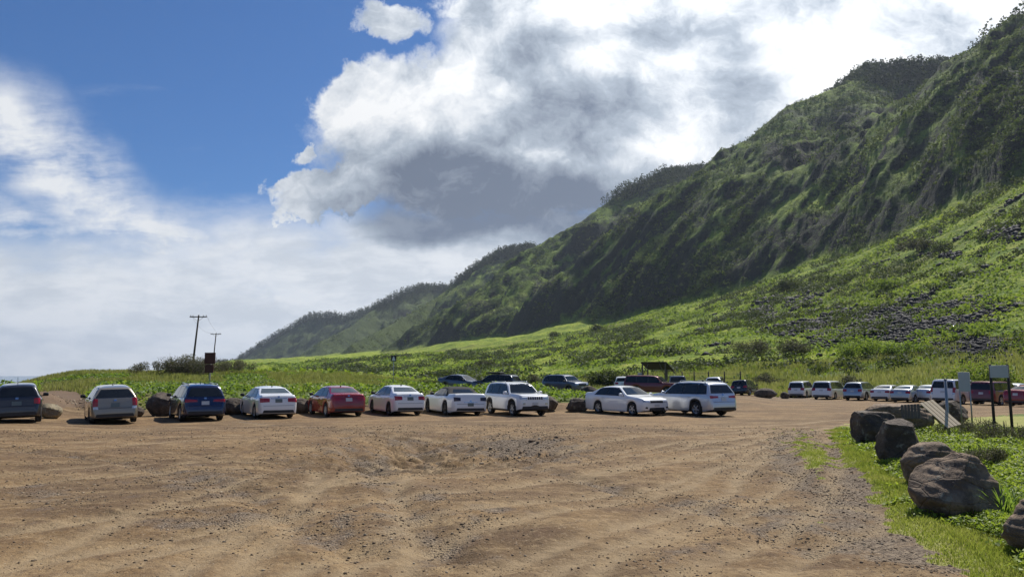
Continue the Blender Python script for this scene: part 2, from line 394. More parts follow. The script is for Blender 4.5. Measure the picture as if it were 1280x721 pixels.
def hill_attrs(V, sm):
    x, y, z = V.T; px, py = project(x, y, z); bad = np.isnan(px); px = np.where(bad, -9e3, px); py = np.where(bad, -9e3, py)
    sc = np.zeros(len(V))
    for gx, gy, sx, sy, a in SCREE: sc = np.maximum(sc, a * np.exp(-((px - gx) / sx) ** 2 - ((py - gy) / sy) ** 2))
    sc = sst(.38, .55, sc + .22 * fbm(x, y, 14, 3, 300)) * (1 - sm)
    cliff = np.zeros(len(V)); lush = np.zeros(len(V))
    wx = px + 16 * fbm(x, y, 30, 4, 310); wy = py + 9 * fbm(x, y, 30, 4, 311)
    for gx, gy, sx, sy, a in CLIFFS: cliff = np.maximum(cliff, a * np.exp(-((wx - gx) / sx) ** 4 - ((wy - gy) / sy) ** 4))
    for (a_, b_, wd, k_) in LUSH:
        d_ = np.array(b_) - a_; t_ = np.clip(((wx - a_[0]) * d_[0] + (wy - a_[1]) * d_[1]) / (d_ @ d_), 0, 1)
        lush = np.maximum(lush, k_ * np.exp(-(np.hypot(wx - a_[0] - t_ * d_[0], wy - a_[1] - t_ * d_[1]) / wd) ** 2))
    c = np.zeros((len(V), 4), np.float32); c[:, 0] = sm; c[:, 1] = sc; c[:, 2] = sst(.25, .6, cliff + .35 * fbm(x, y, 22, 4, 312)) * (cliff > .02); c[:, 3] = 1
    return {'mask': c, 'forest': sst(-1, -9, np.degrees(np.arctan2(x, y))), 'lush': np.clip(lush * (1 + 1.3 * fbm(x, y, 18, 4, 313)), 0, 1)}

def ground_material():
    m, b, bs = mat('dirt_and_turf')
    pos = b.n('ShaderNodeNewGeometry').outputs['Position']
    mk_ = b.n('ShaderNodeSeparateColor', {0: b.attr('mask', True)})
    dirt, grav, mown = mk_.outputs[0], mk_.outputs[1], mk_.outputs[2]
    n_big = b.noise(pos, .22, 5, .6); n_mid = b.noise(pos, 1.6, 6, .65); n_fin = b.noise(pos, 14, 5, .7); n_vf = b.noise(pos, 60, 3, .7)
    st = b.n('ShaderNodeMapping', {0: pos, 3: (.25, 1.2, 1)}).outputs[0]
    n_str = b.noise(st, 1.4, 6, .65, .6)
    c = b.mix(b.mr(n_big, .38, .6), (.215, .132, .058), (.108, .065, .030))
    c = b.mix(b.m('MULTIPLY', b.mr(n_str, .42, .66), .75), c, (.31, .215, .110))
    c = b.mix(b.m('MULTIPLY', b.mr(b.noise(pos, .55, 5, .65), .50, .62), .55), c, (.125, .075, .040))
    c = b.mix(b.m('MULTIPLY', b.mr(n_mid, .5, .68), .8), c, (.115, .066, .034))
    n5 = b.noise(pos, 5.5, 6, .72)
    c = b.mix(b.m('MULTIPLY', b.mr(n5, .50, .64), .62), c, (.125, .078, .040)); c = b.mix(b.m('MULTIPLY', b.mr(n5, .46, .34), .5), c, (.34, .245, .135))
    c = b.mix(b.m('MULTIPLY', b.mr(n_fin, .5, .70), .7), c, (.085, .052, .030)); c = b.mix(b.m('MULTIPLY', b.mr(n_fin, .44, .30), .5), c, (.42, .32, .20))
    gm = b.m('MULTIPLY', b.mr(b.m('ADD', b.m('MULTIPLY', grav, .8), b.m('MULTIPLY', b.m('SUBTRACT', n_mid, .5), 2.0)), .26, .72), .85)
    vor = b.n('ShaderNodeTexVoronoi', {'Vector': pos, 'Scale': 34.})
    vcol = b.n('ShaderNodeSeparateColor', {0: vor.outputs['Color']}).outputs[0]
    gc = b.mix(vcol, (.075, .055, .040), (.30, .235, .165))
    c = b.mix(gm, c, gc)
    c = b.mix(b.m('MULTIPLY', b.attr('sweep'), b.mr(n_mid, .35, .6, .35, .75)), c, (.31, .228, .13))
    # pebbled speckle everywhere
    vor2 = b.n('ShaderNodeTexVoronoi', {'Vector': pos, 'Scale': 22.})
    spk = b.m('MULTIPLY', b.mr(vor2.outputs[0], .22, .12), b.mr(b.n('ShaderNodeSeparateColor', {0: vor2.outputs['Color']}).outputs[1], .72, .8))
    c = b.mix(b.m('MULTIPLY', spk, .6), c, b.mix(b.n('ShaderNodeSeparateColor', {0: vor2.outputs['Color']}).outputs[2], (.07, .05, .04), (.5, .43, .34)))
    # turf soil
    t = b.mix(b.mr(n_mid, .35, .65), (.07, .11, .02), (.14, .17, .035)); t = b.mix(b.mr(n_big, .45, .7), t, (.16, .15, .045))
    t = b.mix(b.m('MULTIPLY', b.mr(n_fin, .5, .7), .5), t, (.08, .055, .03))
    tm = b.mix(b.mr(n_mid, .35, .7), (.22, .24, .05), (.33, .30, .10)); tm = b.mix(b.m('MULTIPLY', b.mr(n_fin, .5, .75), .55), tm, (.17, .125, .07))
    t = b.mix(mown, t, tm)
    dm = b.mr(b.m('ADD', dirt, b.m('MULTIPLY', b.m('SUBTRACT', n_fin, .5), .7)), .35, .65)
    c = b.mix(dm, t, c); c = b.mix(b.m('MULTIPLY', b.attr('shaded_soil'), .8), c, b.mix(n_mid, (.10, .066, .044), (.17, .115, .075)))  # last mix puts the left bank's shade into the earth colour
    link(b, c, bs.inputs['Base Color'])
    bs.inputs['Roughness'].default_value = .92; bs.inputs['Specular IOR Level'].default_value = .25
    h = b.m('ADD', b.m('MULTIPLY', n_mid, .045), b.m('ADD', b.m('MULTIPLY', n_fin, .032), b.m('MULTIPLY', n_vf, .012)))
    h = b.m('ADD', h, b.m('MULTIPLY', b.m('MULTIPLY', vor.outputs[0], -.03), b.m('ADD', gm, .15)))
    bp = b.n('ShaderNodeBump', {'Height': h, 'Strength': 1., 'Distance': 1.}); link(b, bp.outputs[0], bs.inputs['Normal'])
    return m
def hill_material():
    m, b, bs = mat('grassy_mountain')
    geo = b.n('ShaderNodeNewGeometry'); pos = geo.outputs['Position']
    mk_ = b.n('ShaderNodeSeparateColor', {0: b.attr('mask', True)}); spur, scree = mk_.outputs[0], mk_.outputs[1]
    nz = b.n('ShaderNodeSeparateXYZ', {0: geo.outputs['Normal']}).outputs[2]
    n1 = b.noise(pos, .012, 5, .6); n2 = b.noise(pos, .06, 6, .65); n3 = b.noise(pos, .35, 5, .7); n4 = b.noise(pos, 1.6, 4, .7)
    g = b.mix(b.mr(n2, .36, .64), (.12, .19, .02), (.30, .37, .035)); g = b.mix(b.mr(n3, .5, .7), g, (.40, .40, .08))
    g = b.mix(b.m('MULTIPLY', b.mr(n4, .5, .72), .6), g, (.035, .055, .014))
    g = b.mix(b.m('MULTIPLY', b.mr(n1, .52, .68), .55), g, (.16, .14, .055))
    w = b.mix(b.mr(n2, .42, .6), (.042, .064, .018), (.155, .22, .03)); w = b.mix(b.m('MULTIPLY', b.mr(n3, .52, .74), .6), w, (.11, .14, .05))
    w = b.mix(b.m('MULTIPLY', b.mr(n1, .5, .66), .9), w, (.17, .22, .04))
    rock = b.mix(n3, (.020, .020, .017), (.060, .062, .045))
    steep = b.mr(b.m('ADD', nz, b.m('MULTIPLY', b.m('SUBTRACT', n3, .5), .25)), .67, .52)
    w = b.mix(b.m('MULTIPLY', b.attr('lush'), b.mr(n4, .3, .6)), w, (.30, .37, .05))
    w = b.mix(b.m('MULTIPLY', b.attr('forest'), .8), w, b.mix(n3, (.030, .042, .022), (.075, .10, .035)))
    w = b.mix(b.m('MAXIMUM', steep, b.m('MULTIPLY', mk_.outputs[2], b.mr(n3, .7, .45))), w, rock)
    c = b.mix(spur, g, w)
    c = b.mix(scree, c, b.mix(n4, (.025, .023, .024), (.085, .08, .08)))
    link(b, c, bs.inputs['Base Color']); bs.inputs['Roughness'].default_value = .95; bs.inputs['Specular IOR Level'].default_value = .15
    h = b.m('ADD', b.m('MULTIPLY', n3, 2.2), b.m('ADD', b.m('MULTIPLY', n4, .55), b.m('MULTIPLY', n2, 3.)))
    bp = b.n('ShaderNodeBump', {'Height': h, 'Strength': 1.0, 'Distance': 1.}); link(b, bp.outputs[0], bs.inputs['Normal'])
    return m
M_GROUND = ground_material(); M_HILL = hill_material()
g_obj, GV, _, _ = fan('ground', ground_radii(), M_GROUND, ground_attrs); tag(g_obj, kind='structure')
# inner disc under the camera
def hill_radii():
    r = [120.]; v = 120.
    while v < 3600: v += max(.9, v * .0042); r.append(v)
    r += [3700., 4200., 5200.]; return np.array(r)
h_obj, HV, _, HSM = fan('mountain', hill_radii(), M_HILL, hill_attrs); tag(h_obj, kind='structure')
cbm = bmesh.new(); bmesh.ops.create_circle(cbm, cap_ends=True, radius=.62, segments=24)
co_ = bm_obj('ground_patch', cbm, simple('packed_dirt', (.28, .18, .11), .95)); co_.location = (0, 0, float(H(0, .6)[0])); tag(co_, kind='structure')
# sea
def sea_material():
    m, b, bs = mat('sea_water'); pos = b.n('ShaderNodeNewGeometry').outputs['Position']
    n = b.noise(pos, .15, 5, .6); link(b, b.mix(n, (.02, .07, .12), (.03, .10, .15)), bs.inputs['Base Color'])
    bs.inputs['Roughness'].default_value = .18
    bp = b.n('ShaderNodeBump', {'Height': n, 'Strength': .6, 'Distance': .6}); link(b, bp.outputs[0], bs.inputs['Normal']); return m
sb = bmesh.new(); bmesh.ops.create_circle(sb, cap_ends=True, radius=9500, segments=96)
so = bm_obj('sea', sb, sea_material()); so.location = (0, 0, -9); tag(so, kind='structure')
# ================================================================ VEGETATION AND STONES
L_BANK = leafmat('bank_leaves', (.04, .085, .012), (.12, .21, .022), (.30, .36, .05), .5)
L_YEL = leafmat('dry_grass', (.10, .12, .03), (.26, .25, .07), (.42, .38, .16), .4)
L_SLOPE = leafmat('slope_leaves', (.05, .09, .014), (.15, .23, .025), (.32, .37, .05), .4, .8)
L_SHRUB = leafmat('shrub_leaves', (.022, .035, .014), (.045, .065, .022), (.085, .10, .035), .2, .8)
L_GREY = leafmat('grey_scrub', (.06, .05, .04), (.10, .085, .06), (.13, .13, .06), .15, .85)
L_MTN = leafmat('mountain_scrub', (.028, .044, .018), (.085, .125, .03), (.20, .24, .06), .15, .9)
L_TREE = leafmat('ridge_foliage', (.02, .03, .018), (.035, .05, .028), (.05, .07, .035), .1, .9)
L_FORE = leafmat('ground_cover_leaves', (.07, .12, .014), (.17, .25, .02), (.34, .40, .045), .5)
L_TURF = leafmat('turf_blades', (.17, .21, .035), (.30, .32, .06), (.44, .40, .15), .45, .7)
def cloud_quads(name, C, size, mat_, tint, flat=.0, aspect=1.0, parent=None, rng=RNG, up=0.):
    """many small leaf faces, one at each centre"""
    n = len(C); size = np.broadcast_to(size, (n,)).astype(float)
    N = rng.normal(size=(n, 3)); N[:, 2] = np.abs(N[:, 2]) + flat; N /= np.linalg.norm(N, axis=1)[:, None]
    T = rng.normal(size=(n, 3)); T -= (T * N).sum(1)[:, None] * N; T /= np.linalg.norm(T, axis=1)[:, None]
    B = np.cross(N, T)
    a = T * (size * .5)[:, None]; c = B * (size * .5 * aspect)[:, None]
    k = N * (size * .12)[:, None]
    V = np.stack([C - a, C + c * .8 - k - a * .1, C + a, C - c * .8 - k + a * .1], 1).reshape(-1, 3)
    Fc = np.arange(n * 4).reshape(n, 4)
    return mk(name, V, Fc, 4, mat_, parent, attrs={'tint': np.repeat(tint, 4)})
def blades(name, C, h, w, mat_, tint, lean=.35, parent=None, rng=RNG):
    n = len(C); h = np.broadcast_to(h, (n,)); w = np.broadcast_to(w, (n,))
    a = rng.uniform(0, 2 * np.pi, n); d = np.stack([np.cos(a), np.sin(a), 0 * a], 1)
    l = rng.uniform(0, 2 * np.pi, n); L = np.stack([np.cos(l), np.sin(l), 0 * l], 1) * (rng.uniform(.1, 1, n) * lean * h)[:, None]
    up = np.stack([0 * a, 0 * a, h], 1)
    V = np.stack([C - d * w[:, None] * .5, C + d * w[:, None] * .5, C + up * .6 + L * .4 + d * w[:, None] * .35, C + up + L], 1).reshape(-1, 3)
    b4 = np.arange(n)[:, None] * 4
    Fc = np.concatenate([b4 + [0, 1, 2], b4 + [0, 2, 3]], 1).reshape(-1, 3)
    return mk(name, V, Fc, 3, mat_, parent, attrs={'tint': np.repeat(tint, 4)})
def px_of(x, y, z):
    px, py = project(x, y, z); return np.nan_to_num(px, nan=-9e3), np.nan_to_num(py, nan=-9e3)
def scatter(n, r0, r1, a0, a1, p=1.0):
    """random ground points; p=1 even over the land, p=0 more of them near"""
    u = RNG.uniform(0, 1, n); e = 1 + p
    r = (r0 ** e + u * (r1 ** e - r0 ** e)) ** (1 / e); a = np.radians(RNG.uniform(a0, a1, n))
    return r * np.sin(a), r * np.cos(a)
def dirtmask(x, y, z):
    return masks(np.stack([x, y, z], 1))[0] > .5

# --- weedy bank behind the front row and the flat beyond it
x, y = scatter(330000, 36.3, 92, -37, 36, .6); z = H(x, y); ok = ~dirtmask(x, y, z)
ok &= ~((np.degrees(np.arctan2(x, y)) > 7.2) & (np.hypot(x, y) < 82) )
x, y, z = x[ok], y[ok], z[ok]; r = np.hypot(x, y)
cl = fbm(x, y, 2.6, 3, 400); cl2 = fbm(x, y, .8, 2, 401); big = fbm(x, y, 14, 2, 402)
keep = RNG.uniform(0, 1, len(x)) < .55 + .9 * cl2 + .6 * cl; x, y, z, r, cl, cl2, big = [q[keep] for q in (x, y, z, r, cl, cl2, big)]
hh = np.clip(.16 + .5 * (cl + .35) + .3 * cl2, .05, .8) * (1 - .3 * sst(44, 60, r)); q = RNG.uniform(0, 1, len(x)) ** .6
yel = (big + .35 * sst(48, 62, r) + .2 * cl) > .22
C = np.stack([x, y, z + hh * q], 1); tint = np.clip(.12 + .42 * q + .5 * cl + .75 * big + .25 * RNG.uniform(-1, 1, len(x)), 0, 1)
g = ~yel
tag(cloud_quads('weeds', C[g], RNG.uniform(.10, .24, g.sum()), L_BANK, tint[g], .5), kind='stuff')
g = yel
tag(blades('tall_grass', np.stack([x, y, z], 1)[g], hh[g] * .8 + .12, .07, L_YEL, np.clip(RNG.uniform(.2, .9, g.sum()) + .4 * cl[g], 0, 1)), kind='stuff')
# pale dry grass band behind the right-hand cars and across the middle distance
x, y = scatter(60000, 82, 128, 5, 37, 1.); z = H(x, y); r = np.hypot(x, y)
dn = fbm(x, y, 12, 3, 410); k = RNG.uniform(0, 1, len(x)) < .55 + 1.2 * dn; x, y, z, dn = x[k], y[k], z[k], dn[k]
tag(blades('dry_grass', np.stack([x, y, z], 1), RNG.uniform(.35, .8, len(x)), .13, L_YEL, np.clip(.55 + .8 * dn + .3 * RNG.uniform(-1, 1, len(x)), 0, 1)), kind='stuff')

# --- low growth over the long green slope
x, y = scatter(300000, 84, 520, -26, 38, .35); z, sm = height(x, y)
px, py = px_of(x, y, z); sc = np.zeros(len(x))
for gx, gy, sx, sy, a in SCREE: sc = np.maximum(sc, a * np.exp(-((px - gx) / sx) ** 2 - ((py - gy) / sy) ** 2))
d1 = fbm(x, y, 16, 4, 420); d2 = fbm(x, y, 55, 3, 421)
k = (RNG.uniform(0, 1, len(x)) < .38 + 1.7 * d1 + .5 * d2) & (sm < .5) & (sc < .5); r = np.hypot(x, y)
x, y, z, r, d1, d2 = [q[k] for q in (x, y, z, r, d1, d2)]
s = (.32 + r / 520) * RNG.uniform(.5, 1.3, len(x)); C = np.stack([x, y, z + s * RNG.uniform(.1, .9, len(x)) * (.7 + 1.5 * np.clip(d1, 0, 1))], 1)
tag(cloud_quads('slope_growth', C, s, L_SLOPE, np.clip(.45 + .9 * d2 - .5 * d1 + .3 * RNG.uniform(-1, 1, len(x)), 0, 1), .6), kind='stuff')

def clumps(name, C, rad, nq, mat_, tint, hfac=.75, qs=.42, parent=None):
    n = len(C); D = RNG.normal(size=(n, nq, 3)); D /= np.linalg.norm(D, axis=2)[..., None]; D[..., 2] = np.abs(D[..., 2]) * hfac * 1.25 - .1
    lump = 1 + .3 * np.sin(D[..., 0] * 5 + rad[:, None] * 9) * np.cos(D[..., 1] * 4 + rad[:, None] * 5)
    P = C[:, None] + D * (rad[:, None] * RNG.uniform(.55, 1.0, (n, nq)) * lump)[..., None]
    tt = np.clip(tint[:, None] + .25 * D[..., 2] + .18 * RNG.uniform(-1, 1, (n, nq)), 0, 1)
    return cloud_quads(name, P.reshape(-1, 3), np.repeat(rad * qs * 1.5, nq), mat_, tt.ravel(), .35, parent=parent)
# --- scrub on the slope (bushes too many to count) and over the cliffs
x, y = scatter(17000, 110, 430, -22, 38, .5); z, sm = height(x, y); d = fbm(x, y, 34, 3, 430)
k = (d > -.03) & (sm < .4) & (RNG.uniform(0, 1, len(x)) < .25 + .8 * sst(.05, .35, d) * .6); x, y, z = x[k], y[k], z[k]; r = np.hypot(x, y)
rad = RNG.uniform(.5, 1.9, len(x)) * (.8 + r / 450)
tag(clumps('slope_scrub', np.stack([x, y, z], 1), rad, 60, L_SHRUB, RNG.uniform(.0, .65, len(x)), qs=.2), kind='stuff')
idx = np.where((HSM > .5))[0]; azs = np.degrees(np.arctan2(HV[idx, 0], HV[idx, 1])); idx = idx[(azs > -24) & (azs < 38)]
idx = RNG.choice(idx, 170000); P = HV[idx]; d = fbm(P[:, 0], P[:, 1], 45, 4, 440); d2 = fbm(P[:, 0], P[:, 1], 130, 2, 441)
k = (RNG.uniform(0, 1, len(P)) < np.clip(.30 + 1.3 * d + .5 * d2, .04, .9)); P = P[k]; r = np.hypot(P[:, 0], P[:, 1]); P = P + RNG.normal(size=P.shape) * [.8, .8, 0]
k2 = RNG.uniform(0, 1, len(P)) < .95; P = P[k2]; r = r[k2]
rad = RNG.uniform(.7, 1.0, len(P)) ** 1 * RNG.choice([1., 1.4, 2.1, 2.9], len(P), p=[.35, .35, .22, .08]) * (.8 + r / 2400)
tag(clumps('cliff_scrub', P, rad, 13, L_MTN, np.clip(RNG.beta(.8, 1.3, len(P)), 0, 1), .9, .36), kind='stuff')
# --- woodland along the ridge crest
def crest_points(n, segs):
    out = []
    for poly_i, lo, hi, w in segs:
        Pl = SP3[poly_i][0]; s = RNG.uniform(lo, hi, int(n * w)); i = np.clip(s.astype(int), 0, len(Pl) - 2); f = (s - i)[:, None]
        q = Pl[i] * (1 - f) + Pl[i + 1] * f; q = q[:, :2] + RNG.normal(size=(len(s), 2)) * 13
        out.append(q)
    return np.vstack(out)
q = crest_points(1, [(0, 2.4, 4.6, 3800), (0, 5.6, 8.4, 4200), (0, 9, 13, 2200), (0, 14, 18.8, 1800), (4, 0, 3.2, 1500), (1, 1, 3.2, 260), (5, 0, 3, 600), (3, 0, 2.0, 700)])
zq = height(q[:, 0], q[:, 1])[0]; n = len(q); rr = np.hypot(q[:, 0], q[:, 1]); ht = 2.3 * (2.0 + 5.5 * RNG.beta(1.5, 2.2, n)) * (.8 + rr / 4000); w = ht * RNG.uniform(.24, .44, n)
nq = 34; D = RNG.normal(size=(n, nq, 3)); D /= np.linalg.norm(D, axis=2)[..., None]; tq = RNG.uniform(.08, 1, (n, nq))
prof = (1.15 - tq) ** .6 * (.6 + .8 * np.minimum(tq * 3, 1) * .5)
P = np.stack([q[:, 0, None] + D[..., 0] * w[:, None] * prof, q[:, 1, None] + D[..., 1] * w[:, None] * prof, zq[:, None] + ht[:, None] * tq], -1).reshape(-1, 3)
tag(cloud_quads('ridge_woodland', P, np.repeat(ht * .13, nq), L_TREE, RNG.uniform(0, 1, n * nq)), kind='stuff')

# --- stones
ICO = {}
def ico(sub):
    if sub not in ICO:
        bm = bmesh.new(); bmesh.ops.create_icosphere(bm, subdivisions=sub, radius=1)
        ICO[sub] = (np.array([v.co[:] for v in bm.verts]), np.array([[v.index for v in f.verts] for f in bm.faces])); bm.free()
    return ICO[sub]
def stones(name, C, s, mat_, tint, sub=1, flat=.6, rng=RNG):
    V0, F0 = ico(sub); n = len(C)
    J = V0[None] * (1 + rng.uniform(-.28, .28, (n, len(V0), 1)))
    ax = rng.uniform(.6, 1.3, (n, 1, 3)); ax[..., 2] *= flat; J = J * ax
    a = rng.uniform(0, 6.28, n); ca, sa = np.cos(a)[:, None], np.sin(a)[:, None]
    J = np.stack([J[..., 0] * ca - J[..., 1] * sa, J[..., 0] * sa + J[..., 1] * ca, J[..., 2]], -1)
    V = (C[:, None] + J * s[:, None, None]).reshape(-1, 3); Fc = (F0[None] + (np.arange(n) * len(V0))[:, None, None]).reshape(-1, 3)
    return mk(name, V, Fc, 3, mat_, attrs={'tint': np.repeat(tint, len(V0))})
def stonemat(name, c1, c2, c3, rough=.9):
    m, b, bs = mat(name); t = b.attr('tint'); pos = b.n('ShaderNodeNewGeometry').outputs['Position']; n = b.noise(pos, 20, 4)
    k = b.m('ADD', b.m('MULTIPLY', t, .8), b.m('MULTIPLY', n, .2)); c = b.mix(b.mr(k, .1, .5), c1, c2); c = b.mix(b.mr(k, .6, .95), c, c3)
    link(b, c, bs.inputs['Base Color']); bs.inputs['Roughness'].default_value = rough; bs.inputs['Specular IOR Level'].default_value = .3; return m
M_PEB = stonemat('gravel_stone', (.09, .062, .04), (.20, .145, .09), (.46, .38, .27)); M_LAVA = stonemat('lava_rock', (.012, .011, .012), (.032, .028, .028), (.09, .085, .085), .8)
# pebbles and crumbs of gravel on the dirt
x, y = scatter(300000, 6.0, 30, -37, 37, .1); z = H(x, y); dd, gr, px, py = masks(np.stack([x, y, z], 1))
w = 1.1 * gr * (.6 + 1.3 * fbm(x, y, .9, 3, 451)) + .10 + .40 * fbm(x, y, 1.5, 3, 450); k = (dd > .5) & (RNG.uniform(0, 1, len(x)) < w); x, y, z, gr = x[k], y[k], z[k], gr[k]
s = .0035 + .0052 * RNG.pareto(2.6, len(x)).clip(0, 3.0); r = np.hypot(x, y); s *= .75 + r / 30
tag(stones('gravel', np.stack([x, y, z + s * .2], 1), s, M_PEB, RNG.beta(2.2, 2.2, len(x)), 1, .55), kind='stuff')
# lava talus on the slope
x, y = scatter(520000, 110, 330, 14, 38, .7); z, sm = height(x, y); px, py = px_of(x, y, z); sc = np.zeros(len(x))
for gx, gy, sx, sy, a in SCREE: sc = np.maximum(sc, a * np.exp(-((px - gx) / sx) ** 2 - ((py - gy) / sy) ** 2))
k = (sc ** .7 + .75 * fbm(x, y, 15, 3, 303) + .35 * fbm(x, y, 4, 2, 301) + .10 * RNG.normal(size=len(x)) > .45) & (sm < .5) ; x, y, z, sc = x[k], y[k], z[k], sc[k]
k = RNG.uniform(0, 1, len(x)) < .8; x, y, z = x[k], y[k], z[k]; s = .10 + .21 * RNG.pareto(2.8, len(x)).clip(0, 4); s *= np.hypot(x, y) / 200
tag(stones('lava_talus', np.stack([x, y, z + s * .1], 1), s, M_LAVA, RNG.beta(1.3, 2.6, len(x)), 1, .7), kind='stuff')

x, y = scatter(6000, 110, 330, 14, 38, .7); z = height(x, y)[0]; px, py = px_of(x, y, z); sc = np.zeros(len(x))
for gx, gy, sx, sy, a in SCREE: sc = np.maximum(sc, a * np.exp(-((px - gx) / sx / 1.25) ** 2 - ((py - gy) / sy / 1.25) ** 2))
k = (sc > .25) & (fbm(x, y, 11, 3, 470) > .06) & (RNG.uniform(0, 1, len(x)) < .42); x, y, z = x[k], y[k], z[k]
tag(clumps('scree_scrub', np.stack([x, y, z], 1), RNG.uniform(.6, 1.9, len(x)), 70, L_SLOPE, RNG.uniform(.1, .7, len(x)), qs=.2), kind='stuff')
# rubble between the first two cars on the left, and behind the row
x = []; 
for (cpx, cpy, sx, n_) in ((92, 511, 16, 160), (183, 510, 8, 60), (650, 552, 50, 190), (215, 514, 14, 40)):
    for i in range(n_):
        x.append((RNG.normal(cpx, sx), RNG.normal(cpy, 2.2 if cpy < 530 else 6)))
xy = np.array([pix_ground(*p) for p in x]); z = H(xy[:, 0], xy[:, 1]); s = RNG.uniform(.010, .034, len(xy)) * RNG.choice([1, 1, 1, 1.9], len(xy))
tag(stones('rubble', np.stack([xy[:, 0], xy[:, 1], z + s * .25], 1), s, M_PEB, RNG.uniform(.1, 1, len(xy)), 2, .7), kind='stuff')

# --- foreground growth on the right
GRASSY = [(1036, 535), (1075, 528), (1200, 521), (1400, 515), (1900, 900), (1500, 1100), (1230, 760), (1195, 721), (1150, 692), (1113, 665), (1085, 635), (1060, 605), (1034, 575), (1022, 545)]
def fg(n, p, r1=30):
    x, y = scatter(n, 5.2, r1, 18, 40, p); z = H(x, y); px, py = px_of(x, y, z); d = masks(np.stack([x, y, z], 1))[0]
    k = d < .5; return x[k], y[k], z[k], px[k], py[k]
LINE = [(1060, 545), (1090, 570), (1130, 610), (1165, 650), (1215, 672), (1262, 705), (1330, 760)]      # boulder line: tall growth to its right
def right_of_line(px, py):
    ly = [p[1] for p in LINE]; lx = [p[0] for p in LINE]; return px - np.interp(py, ly, lx)
x, y, z, px, py = fg(260000, -.1); side = right_of_line(px, py)
thin = sst(-150, -40, side + 60 * fbm(x, y, 1.2, 3, 460)); k = RNG.uniform(0, 1, len(x)) < .30 + .7 * thin; x, y, z, side = x[k], y[k], z[k], side[k]
tag(blades('turf', np.stack([x, y, z - .005], 1), RNG.uniform(.018, .05, len(x)) * (1 + .5 * (side > -30)), .006 + .0005 * np.hypot(x, y), L_TURF, np.clip(.35 + .9 * fbm(x, y, 1.1, 3, 461) + .35 * RNG.uniform(-1, 1, len(x)), 0, 1), .8), kind='stuff')
x, y, z, px, py = fg(420000, .25); side = right_of_line(px, py); n1 = fbm(x, y, 1.5, 3, 470); n2 = fbm(x, y, .45, 2, 471)
dens = sst(-8, 42, side + 60 * n1 + 45 * n2); k = RNG.uniform(0, 1, len(x)) < dens * (.45 + .7 * (n2 + .4)); x, y, z, side, n1, n2 = [q[k] for q in (x, y, z, side, n1, n2)]
hh = (.03 + .24 * sst(-20, 60, side) * (.6 + 1.1 * n1) + .10 * np.clip(n2 + .2, 0, 1) * sst(-60, 0, side)).clip(.02, .5); q = RNG.uniform(0, 1, len(x)) ** .55; r = np.hypot(x, y)
tag(cloud_quads('ground_cover', np.stack([x, y, z + hh * q], 1), RNG.uniform(.022, .06, len(x)) * (.8 + r / 30), L_FORE, np.clip(-.05 + .75 * q + .5 * n2 + .25 * RNG.uniform(-1, 1, len(x)), 0, 1), .7, .8), kind='stuff')

# --- things: shrubs
SHR = {}
def shrub(px, pyb, dist, width, h, n, mat_, name, label, group=None, leaf=.16, stems=9, zb=None, open_=.0):
    x, y, _ = pt(px, pyb, dist); z = float(H(x, y)[0]) if zb is None else zb
    t = tag(empty(name, (x, y, z)), label, 'shrub', group)
    rng = np.random.default_rng(int(px * 7 + pyb)); nl = max(6, int(width * 3)); 
    lob = rng.uniform(-1, 1, (nl, 3)) * [width * .36, width * .25, 0]; lob[:, 2] = rng.uniform(.3, .72, nl) * h * (1 - (np.abs(lob[:, 0]) / width) ** 1.3)
    lr = rng.uniform(.17, .30, nl) * min(width, h * 1.8)
    k = rng.integers(0, nl, n); D = rng.normal(size=(n, 3)); D /= np.linalg.norm(D, axis=1)[:, None]
    P = lob[k] + D * (lr[k] * rng.uniform(.3, 1.08, n) ** .7)[:, None] * [1, 1, .8]; P[:, 2] = np.clip(P[:, 2], .03, None)
    P = P[P[:, 2] < h]
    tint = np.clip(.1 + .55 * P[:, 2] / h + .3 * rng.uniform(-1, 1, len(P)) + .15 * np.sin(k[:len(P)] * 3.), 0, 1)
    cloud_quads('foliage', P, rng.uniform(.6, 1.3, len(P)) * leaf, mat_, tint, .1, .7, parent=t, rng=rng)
    stems = min(stems, 12 if stems > 12 else 5)
    for i in range(stems):
        a = lob[i % nl]; b0 = Vector((a[0] * .25, a[1] * .25, -.05)); m_ = Vector((a[0] * .7, a[1] * .7, a[2] * .6)); e = Vector((a[0] + rng.uniform(-.2, .2) * width * .4, a[1], min(h, a[2] + lr[i % nl] * 1.1)))
        bm = bmesh.new(); ring = []
        for p, rr_ in ((b0, .03 * h / 1.5), (m_, .018 * h / 1.5), (e, .005)):
            ring.append([bm.verts.new(p + Vector((rr_ * math.cos(q), rr_ * math.sin(q), 0))) for q in (0, 1.257, 2.513, 3.77, 5.027)])
        for A_, B_ in zip(ring[:-1], ring[1:]):
            for k_ in range(5): bm.faces.new((A_[k_], A_[(k_ + 1) % 5], B_[(k_ + 1) % 5], B_[k_]))
        bm_obj('stem', bm, M_STEM, t)
    return t
M_STEM = simple('woody_stem', (.13, .10, .075), .9)
GS = 'bushes dotted over the green slope'
